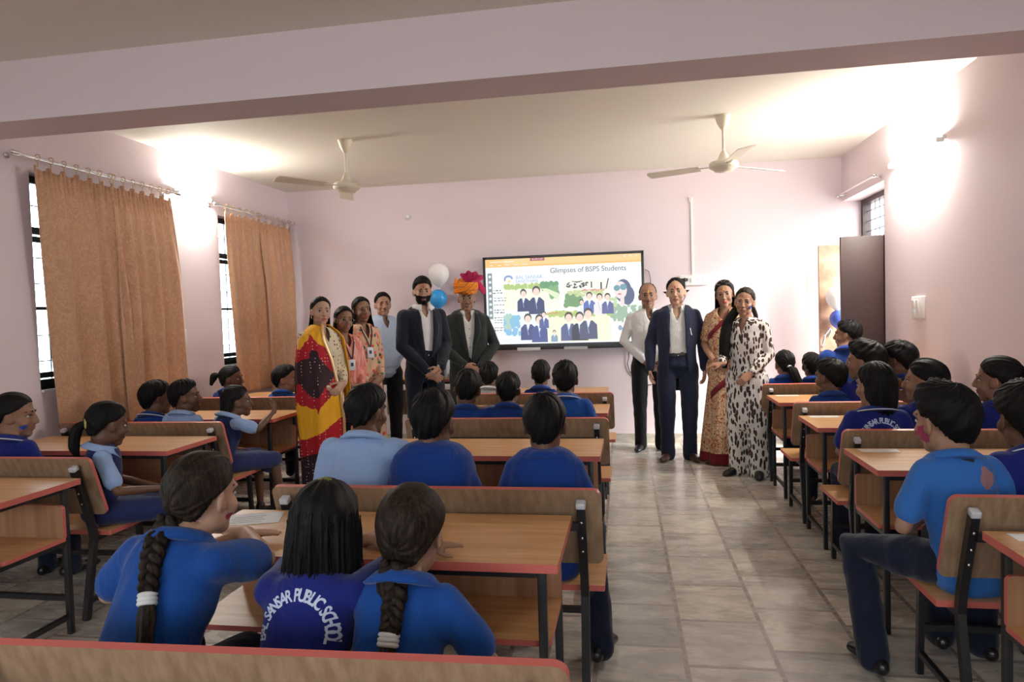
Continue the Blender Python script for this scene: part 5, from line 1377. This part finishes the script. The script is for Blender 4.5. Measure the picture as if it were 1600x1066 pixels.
# woman in the leaf print dress
p = adult((.954, 6.1, 1.472), -22, 'slim woman in a black-and-white leaf-print dress', 'f', 1.0, look=(rad(14), rad(-3), rad(-6)), skin='l',
          arms=[(V((-.19, -.03, 1.12))*.92, V((-.10, .17, .96))*.92, V((.5, .5, -.6)), V((0, -1, 0)), .4), (V((.20, .04, 1.12))*.92, V((.13, .24, 1.05))*.92, V((.8, .4, -.1)), V((0, -.3, -1)), .4)])
p.top(leaf_c, 'tunic', .85, hem=.36, ease=1.12, flare=.14, slw=1.25, neck=.055); p.neckline(.10, .034); p.trousers(leaf_c, 'wide_trousers', r=(.112, .105, .098, .100), length=-.01); p.shoes(shoe_k, 'sandal')
p.face(lips='n', eyes_open=.8); hair_cap(p.H, p.hs, p.root, 'b', HB_ADULT, (0, -.9, .4), .009, .0012, seed=21)
lock([p.H @ V(q) for q in ((.03, -.085, .01), (.075, -.07, -.08), (.115, .02, -.17), (.125, .075, -.30), (.115, .10, -.44), (.10, .11, -.56))], [.03, .040, .042, .045, .042, .02], p.root, 'k', 'long_ponytail')
lock([p.H @ V(q) for q in ((-.04, -.08, -.02), (-.085, -.06, -.10), (-.11, -.05, -.18))], [.02, .018, .006], p.root, 'b', 'hair_lock')
cheek_smear(p, blu_m, [(-.72, -.040, .018)]); cheek_smear(p, yel_mark, [(.75, -.035, .010)])
# ================= pupils
G_P = 'pupils seated at the desks'
def pupil(head, seat_y, label, rz=0, skin='d', hs=.92, look=(0, 0, 0), fat=1.0, arms=None, legs=None, voxel=.0068, lean=None, twist=0, desk=None, S=None, side=0):
    hx, hy, hz = head; dy = hy-seat_y
    lean = math.atan2(max(0, dy-.02), hz-.47) if lean is None else lean
    S = S or max(.8, min(1.35, ((hz-.47)/cos(lean)-.122*hs+.05)/.485))
    if desk and arms is None:
        w = S; arms = []
        for x in (-1, 1):
            arms.append((V((x*.185*w, desk-seat_y-.05, .745)), V((x*.03, desk-seat_y+.10+.02*x, .752)), V((-x*.9, .35, -.05)), V((0, 0, -1)), .15))
    p = Person((hx, seat_y, 0), rz, label, S, 'c', skin, 'sit', look, hs, lean, twist, G_P, arms, legs, fat, voxel, side=side)
    # bring the head exactly to its place
    return p
def polo(p, m, stripe=None, print_=False, ease=1.04, coll=None, name='polo_shirt', pdz=-.012, **k):
    p.top(m, name, 'short', hem=.03, ease=ease, voxel=.0095, slw=1.08, neck=.058, **k)
    collar(p.sp[4]+p.LR @ V((0, .002, -.016)), .058*max(1, p.w*.97), p.root, coll or m, .030, .026, 26, 'collar', stripe, tilt=-.25-p.lean*.5)
    if print_: back_print(p, R=.086, size=.036, dz=pdz)
def lap_skirt(p, m, name='skirt', r=(.15, .16, .15)):
    w = p.w; mb = MB(); a = (p.hp[0]+p.hp[1])/2; b = (p.kn[0]+p.kn[1])/2; sp_ = (p.kn[0]-p.kn[1]).length/2
    side = (p.kn[1]-p.kn[0]).normalized()
    mb.tube([p.sp[0]+V((0, 0, .03)), a+V((0, 0, -.02))*w], [(.118*w, .09*w), (.14*w, .10*w)], 20, side=(1, 0, 0))
    for i in (0, 1): mb.tube([p.hp[i], p.hp[i].lerp(p.kn[i], .5), p.kn[i]], [.085*w, .082*w, .072*w], 16)
    mb.tube([a, a.lerp(b, .5), b], [(.13*w, .075*w), ((sp_+.05)*w, .07*w), ((sp_+.05)*w, .058*w)], 20, side=side)
    mb.tube([b, b+V((0, .015, -.10))*w], [((sp_+.055)*w, .06*w), ((sp_+.065)*w, .045*w)], 20, side=side)
    return link(name, remesh(mb, .010, 4, name), m, p.root)
def back_path(p, L, off=.022):
    out = []; fwd = p.LR @ V((0, 1, 0)); up = p.LR @ V((0, 0, 1))
    for x, z in L:
        o_ = p.sp[4]+p.X*x+up*z; h = p.top_bv.ray_cast(o_-fwd*.6, fwd); out.append((h[0] if h[0] else o_-fwd*.1)-fwd*off)
    return out
def boy_hair(p, seed, m='k', **k):
    a = dict(bound=HB_CHILD, pole=(.25*((seed % 3)-1), -.35, 1), thick=.013, ridge=.0026, seed=seed, swirl=.9, tuft=.008); a.update(k); return hair_cap(p.H, p.hs, p.root, m, **a)
def drawn_hair(p, seed, m='k', pole=(0, -1, -.05), **k):
    a = dict(bound=HB_CHILD, thick=.010, ridge=.0017, seed=seed, NU=200); a.update(k); return hair_cap(p.H, p.hs, p.root, m, pole=pole, **a)
def hw(p, q): return p.H @ (V(q)*p.hs)

# ---- nearest desk: three girls
SA = 1.44; DK = 1.92
p = pupil((-1.225, 1.73, .965), SA, 'girl in bright blue polo with a long brown braid, leftmost at the nearest desk', skin='f', hs=.98, look=(rad(-16), rad(-4), 0), twist=rad(-12),
          arms=[(V((-.20, .22, .70)), V((-.03, .55, .752)), V((.75, .6, 0)), V((0, 0, -1)), .1), (V((.20, .33, .768)), V((.0, .56, .768)), V((-1, .25, 0)), V((0, 0, -1)), .15)])
polo(p, azure); p.trousers(navy)
drawn_hair(p, 31, 'b', pole=(-.0, -1, -.32), thick=.011, ridge=.0020); p.face(eyes_open=.7)
hb = hw(p, (0, -.110, -.045)); LRi = p.LR
braid([hb, hb+V((-.004, -.03, -.04))]+back_path(p, ((.012, -.02), (.035, -.09), (.055, -.155))), .0235, p.root, 'b', 6, .66, 'braid', tiem=elastic, tail=.15)
cheek_smear(p, mag_m, [(.9, -.060, .010)])
p = pupil((-.788, 1.67, .902), SA, 'girl with loose shoulder-length black hair, BAL SANSAR PUBLIC SCHOOL on her back', skin='m', hs=.96, look=(rad(4), rad(-6), rad(2)), desk=DK)
p.top(royal2, 'polo_shirt', 'short', hem=.03, ease=1.04, voxel=.0095, slw=1.08, neck=.058); back_print(p, R=.086, size=.036, dz=.008); p.trousers(navy)
hair_cap(p.H, p.hs, p.root, 'k', HB_ADULT, (0, .05, 1), .014, .0022, seed=33, NU=200)
hair_fall(p.H, p.hs, p.root, [(.10, .060, .075, -.014, 92, .02), (.05, .087, .106, -.014, 100, .02), (-.02, .094, .112, -.014, 106, .03), (-.09, .098, .112, -.012, 108, .035), (-.145, .088, .098, -.014, 102, .035), (-.185, .062, .070, -.022, 92, .03)], 'k', NU=150)
strands(p.H, p.hs, p.root, 110, 'k', 4, .03, -.19, r=.0016)
q = MB(); q.ell(hw(p, (0, -.02, .128)), (.020, .012, .008), seg=10); q.build('hair_clip', mat('olive_clip', (.12, .14, .02), .4), p.root)
p = pupil((-.562, 1.69, .888), SA, 'girl in bright blue polo with a straight dark braid down the middle of her back', skin='m', hs=.99, look=(rad(-6), rad(-5), rad(1)),
          arms=[(V((-.22, .22, .66)), V((-.05, .50, .752)), V((.8, .5, 0)), V((0, 0, -1)), .15), (V((.225, .10, .62)), V((.16, .30, .52)), V((-.4, 1, -.1)), V((0, 0, -1)), .3)])
polo(p, azure); p.trousers(navy)
drawn_hair(p, 35, 'b', pole=(0, -1, -.42), thick=.012, ridge=.0022)
hb = hw(p, (0, -.112, -.055)); bk = p.LR @ V((0, -1, 0))
braid([hb, hb+V((0, -.028, -.04))]+back_path(p, ((.01, -.03), (.01, -.085), (.008, -.135))), .0235, p.root, 'b', 6, .72, 'braid', tiem=elastic, tail=.17)

# ---- second bench: three boys
SB = 2.455+.22; DK2 = 3.40
p = pupil((-1.137, 2.86, 1.03), SB, 'boy in a pale blue shirt with short black hair, seen from behind', skin='d', hs=.94, look=(rad(-22), rad(-4), 0), fat=.95, arms=[None, (V((.22, .32, .77)), V((.16, .60, .755)), V((-.3, 1, 0)), V((0, 0, -1)), .2)])
polo(p, pale_bl, name='school_shirt'); p.trousers(navy); boy_hair(p, 41, hm_ if False else 'k')
p = pupil((-.815, 2.78, .998), SB, 'broad-shouldered boy in royal blue polo, middle of the second bench', skin='d', hs=1.06, look=(rad(-10), rad(-6), 0), fat=1.32)
polo(p, royal, ease=1.12); p.trousers(navy); boy_hair(p, 42, swirl=1.6)
p = pupil((-.353, 2.78, .98), SB, 'broad-shouldered boy in royal blue polo by the aisle, head upright', skin='d', hs=1.03, look=(0, rad(-4), 0), fat=1.2,
          legs=[None, (V((.16, .34, .475)), V((.20, .12, .09)), V((.3, 1, 0)))])
polo(p, royal, ease=1.10); p.trousers(navy); boy_hair(p, 43); p.shoes(shoe_k)
# ---- third bench
SC = 4.13+.22; DK3 = 4.86
p = pupil((-1.08, 4.48, .945), SC, 'small boy in blue with a round black head, left of the three small boys', skin='d', hs=1.06, look=(rad(6), rad(-6), rad(6)), fat=1.0, desk=DK3); polo(p, royal); p.trousers(navy); boy_hair(p, 51)
p = pupil((-.806, 4.50, .935), SC, 'small boy in blue with jug ears, middle of the three small boys', skin='d', hs=.95, fat=.95, desk=DK3); polo(p, royal); p.trousers(navy); boy_hair(p, 52)
p = pupil((-.427, 4.47, 1.0), SC, 'small boy in blue polo with a striped collar, right of the three small boys', skin='d', hs=.98, fat=1.05); polo(p, azure, stripe=wht); p.trousers(navy); boy_hair(p, 53)
# ---- farthest middle bench
SD = 5.42+.22
p = pupil((-1.19, 5.72, .865), SD, 'pupil in a white collared shirt at the farthest middle bench', skin='d', hs=.95); polo(p, white_sh, stripe=M['black'], name='school_shirt'); p.trousers(navy); boy_hair(p, 54)
p = pupil((-.749, 5.72, .90), SD, 'pupil in blue at the farthest middle bench, narrow black head below the screen', skin='d', hs=.93); polo(p, royal); p.trousers(navy); boy_hair(p, 55, ztop=.01)

# ---- left column
S1 = 2.93+.22
p = pupil((-3.30, 3.24, .965), S1, 'girl in dark blue at the left edge, black hair tied back, in profile', skin='m', hs=1.02, look=(rad(-62), rad(-4), 0), fat=.95); polo(p, royal2, stripe=wht); p.trousers(navy); p.shoes(shoe_k)
p.face(); drawn_hair(p, 61, pole=(0, -1, -.15)); c = hw(p, (0, -.11, -.02)); lock([c, c+V((-.05, -.03, -.04)), c+V((-.08, -.03, -.12)), c+V((-.08, -.02, -.20))], [.022, .040, .036, .015], p.root); cheek_smear(p, blu_m, [(.75, -.055, .014)])
# girl in the pinafore, sitting sideways at the bench end
p = pupil((-2.74, 3.27, .855), S1, 'girl in a navy pinafore with a silver bangle, sitting sideways at the bench end', rz=rad(-48), skin='d', hs=.96, look=(rad(14), rad(-10), 0), lean=.10, fat=.95,
          arms=[(V((-.17, .10, .60)), V((-.05, .28, .55)), V((.5, .8, 0)), V((0, 0, -1)), .3), (V((.18, .08, .60)), V((.06, .30, .56)), V((-.4, 1, 0)), V((0, 0, -1)), .3)],
          legs=[(V((-.08, .36, .47)), V((-.12, .22, .085))), (V((.10, .37, .46)), V((.12, .34, .085)))])
polo(p, pale_bl, name='school_blouse', ease=.98); p.top(navy_vest, 'pinafore', .02, hem=.03, ease=1.08, voxel=.0095, neck=.075, drop=.055, slw=.6) if False else None
def vest(p, m, name='pinafore'):
    mb = MB(); w = p.w; q = [(a*w*1.10+.013, b*w*1.12+.013) for a, b in p.B['spine']]; P = p.sp
    mb.tube([P[0], P[1], P[2], P[3].lerp(P[2], .1)], [q[0], q[1], (q[2][0]*.97, q[2][1]), (q[3][0]*.80, q[3][1])], 26, side=p.X, e=2.4)
    for x in (-1, 1): mb.tube([P[3]+p.X*x*.055*w, P[4]+p.X*x*.068*w+p.LR @ V((0, 0, -.035))*w], [(.040*w, .092*w), (.024*w, .055*w)], 14, side=p.X)
    return link(name, remesh(mb, .009, 4, name), m, p.root)
vest(p, navy_vest); lap_skirt(p, navy_vest); p.shoes(shoe_k); p.face()
drawn_hair(p, 62, pole=(0, -1, .05)); c = hw(p, (0, -.11, .0)); lock([c, c+V((-.01, -.04, -.03)), c+V((-.01, -.055, -.11)), c+V((0, -.04, -.17))], [.022, .034, .032, .012], p.root)
q = MB(); q.rings([[hw(p, (0, -.112, .0)) + V(((.022+.006*cos(b))*cos(a), .006*sin(b), (.022+.006*cos(b))*sin(a))) for b in [2*pi*k/6 for k in range(6)]] for a in [2*pi*k/18 for k in range(19)]], cap=False); q.build('hair_tie', mat('yellow_band', (.5, .42, .12), .7), p.root)
q = MB(); a_ = p.wr[1]; tg = (p.wr[1]-p.el[1]).normalized(); q.rings([[a_-tg*.02+Matrix.Rotation(a, 3, tg) @ (tg.orthogonal().normalized()*(.025+.003*cos(b)))+tg*.003*sin(b) for b in [2*pi*k/6 for k in range(6)]] for a in [2*pi*k/18 for k in range(19)]], cap=False); q.build('bangle', M['chrome'], p.root)
S2 = 4.03+.22
p = pupil((-3.29, 4.36, .90), S2, 'boy in dark blue with cropped hair, nearest the near curtain', skin='d', hs=1.0, look=(rad(-35), 0, 0)); polo(p, royal, stripe=wht); p.trousers(navy); boy_hair(p, 63); p.face()
p = pupil((-3.05, 4.33, .84), S2, 'small boy in a pale collar turning his head right, beside the cropped-haired boy', skin='d', hs=.96, look=(rad(-66), rad(3), 0), S=.82); polo(p, pale_bl, name='school_shirt'); p.trousers(navy); boy_hair(p, 64); p.face()
p = pupil((-2.79, 4.42, .83), S2, 'girl in a navy pinafore with long loose hair, elbow on the desk', rz=rad(-25), skin='d', hs=.93, look=(rad(-32), rad(2), 0), fat=.95,
          arms=[None, (V((.20, .20, .70)), V((.14, .38, .80)), V((-.4, .4, .8)), V((-1, 0, .2)), .6)], legs=[(V((-.05, .36, .47)), V((-.04, .36, .085))), (V((.14, .36, .46)), V((.17, .40, .085)))])
polo(p, pale_bl, name='school_blouse', ease=.98); vest(p, navy_vest); lap_skirt(p, navy_vest); p.shoes(shoe_k); p.face()
drawn_hair(p, 65, pole=(0, -.8, .6)); hair_fall(p.H, p.hs, p.root, [(.03, .082, .10, -.014, 84, .02), (-.08, .085, .10, -.02, 70, .035), (-.17, .085, .09, -.03, 62, .035), (-.24, .07, .07, -.04, 50, .03)], 'k')
MB().ell(hw(p, (.0, -.085, .085)), (.022, .012, .012), seg=8).build('hair_clip', wht, p.root)
S3 = 5.36+.22
p = pupil((-3.55, 5.72, .93), S3, 'far girl with dark hair facing the camera side, by the far left curtain', skin='d', hs=.98, look=(rad(-80), 0, 0)); polo(p, royal); p.trousers(navy); drawn_hair(p, 66); p.face(); c = hw(p, (0, -.1, .03)); lock([c, c+V((-.05, -.02, .0)), c+V((-.09, -.02, -.08))], [.02, .035, .015], p.root)
p = pupil((-3.03, 5.72, .90), S3, 'far boy in blue in profile, next to the yellow shawl', skin='m', hs=1.03, look=(rad(-78), rad(2), 0)); polo(p, azure); p.trousers(navy); boy_hair(p, 67); p.face()

# ---- right column
SR1 = 2.43+.22
p = pupil((1.165, 2.80, .99), SR1, 'boy in a stained light blue polo with a magenta-smeared cheek, leg in the aisle', skin='l', hs=1.08, look=(rad(26), rad(-4), rad(-2)), fat=1.04, twist=rad(14),
          arms=[(V((-.215, .03, .62)), V((-.07, .27, .575)), V((.9, .3, 0)), V((0, -.2, -1)), .5), (V((.20, .12, .64)), V((.01, .30, .585)), V((-.9, .3, -.1)), V((0, -.3, -1)), .5)],
          legs=[(V((-.30, .27, .465)), V((-.27, .18, .085)), V((-.25, 1, 0))), (V((.06, .40, .48)), V((.06, .42, .085)))])
az3 = azure2.copy(); t_ = NT(az3); bc = t_.b.inputs['Base Color'].links[0].from_socket
sx_ = t_.n('ShaderNodeVectorMath', operation='DISTANCE'); t_.l(t_.co(), sx_.inputs[0]); sx_.inputs[1].default_value = (.045, .02, .80)
st = t_.math('LESS_THAN', t_.math('ADD', sx_.outputs['Value'], t_.math('MULTIPLY', t_.noise(30, detail=3), .09)), .080); t_.col(t_.mix(t_.math('MULTIPLY', st, .72), bc, (.42, .16, .04)))
polo(p, az3, ease=1.06); p.trousers(navy, r=(.098, .088, .074, .070)); p.face(); p.shoes(shoe_k)
boy_hair(p, 71, 'k', bound=HB_ADULT, thick=.020, tuft=.020, swirl=1.2, NU=200, pole=(0, -.5, 1), ridge=.0034)
cheek_smear(p, mag_m, [(-.95, -.045, .030), (-1.25, -.030, .018)])
q = MB(); q.tube([p.sp[4]+V((x, -.066, -.004)) for x in (-.03, 0, .035)], [(.009, .003)]*3, 6, side=(0, 0, 1)); q.build('neck_label', lan_m, p.root)
p = pupil((1.455, 2.90, .985), SR1, 'boy in dark blue with white collar stripe at the right edge, lettering on his back', skin='d', hs=1.08, look=(rad(4), rad(-3), 0), fat=1.05); polo(p, royal2, stripe=wht, print_=True); p.trousers(navy); boy_hair(p, 72, bound=HB_FRINGE, thick=.02); p.shoes(shoe_k)
SR2 = 3.69+.22
p = pupil((1.268, 3.96, .99), SR2, 'girl in dark blue with SANSAR PUBLIC SCHOOL on her back, on the right', skin='m', hs=1.02, look=(rad(26), 0, 0)); polo(p, royal2, stripe=wht, print_=True, pdz=.022); p.trousers(navy); p.face()
hair_cap(p.H, p.hs, p.root, 'k', HB_ADULT, (0, .1, 1), .013, .002, seed=73); hair_fall(p.H, p.hs, p.root, [(.09, .064, .08, -.014, 90, .02), (.03, .086, .104, -.014, 92, .02), (-.05, .086, .104, -.016, 84, .03), (-.10, .078, .085, -.03, 70, .03), (-.135, .055, .06, -.045, 60, .03)], 'k')
p = pupil((1.56, 4.08, 1.0), SR2, 'girl in dark blue in left profile with hands raised near her chin', skin='m', hs=1.02, look=(rad(55), rad(2), 0), arms=[(V((-.19, .26, .75)), V((-.13, .28, .90)), V((.3, .1, .9)), V((.3, -1, 0)), .8), (V((.14, .28, .75)), V((-.02, .34, .88)), V((-.8, .1, .4)), V((0, -1, 0)), .8)]); polo(p, royal2); p.trousers(navy); p.face(); drawn_hair(p, 74, pole=(0, -1, -.3)); MB().ell(hw(p, (0, -.115, -.045)), (.042, .034, .046)).build('hair_bun', HM['k'], p.root)
p = pupil((1.87, 3.98, 1.01), SR2, 'girl in dark blue with a high ponytail at the right edge of the photo', skin='m', hs=1.02, look=(rad(52), 0, 0)); polo(p, royal2); p.trousers(navy); p.face(); drawn_hair(p, 75, pole=(0, -1, .25)); c = hw(p, (0, -.10, .03)); lock([c, c+V((.05, -.03, .02)), c+V((.10, -.05, -.05)), c+V((.11, -.05, -.18))], [.022, .045, .045, .02], p.root)
SR3 = 4.75+.22
p = pupil((1.335, 5.06, .935), SR3, 'small boy in blue nearest the aisle, ahead of the lettered girl', skin='d', hs=1.02, look=(rad(40), rad(-2), 0)); polo(p, royal); p.trousers(navy); boy_hair(p, 76); p.face()
p = pupil((1.56, 5.08, 1.035), SR3, 'tall boy with thick swept hair, between two boys before the brown door', skin='m', hs=1.10, look=(rad(56), 0, 0)); polo(p, royal2); p.trousers(navy); boy_hair(p, 77, thick=.022, tuft=.02, ridge=.004); p.face()
p = pupil((1.78, 5.08, 1.04), SR3, 'tall boy with round cropped hair against the right wall', skin='d', hs=1.02, look=(rad(45), rad(-2), 0)); polo(p, royal2); p.trousers(navy); boy_hair(p, 78, thick=.018); p.face()
SR4 = 5.89+.22
p = pupil((1.27, 6.18, .94), SR4, 'far girl in blue with a ponytail in a white band', skin='m', hs=.96, look=(rad(10), 0, 0)); polo(p, royal); p.trousers(navy); drawn_hair(p, 79, pole=(0, -1, -.1)); c = hw(p, (0, -.105, -.02)); lock([c, c+V((.02, -.03, -.03)), c+V((.06, -.04, -.13)), c+V((.11, -.03, -.22))], [.018, .036, .034, .012], p.root)
MB().ell(c+V((.004, -.008, .0)), (.022, .014, .018), seg=10).build('hair_tie', wht, p.root)
p = pupil((1.49, 6.18, .83), SR4, 'smallest pupil, only a black head above the farthest right bench', skin='d', hs=.92, S=.80); polo(p, royal); p.trousers(navy); boy_hair(p, 80)
p = pupil((1.765, 6.16, 1.175), SR4, 'tall boy in blue nearest the open doors, head high and in left profile', skin='m', hs=.98, look=(rad(62), 0, 0), fat=.85); polo(p, royal); p.trousers(navy); boy_hair(p, 81, tuft=.004); p.face()
bpy.data.objects.remove(desk0) if desk0.name not in _used else None
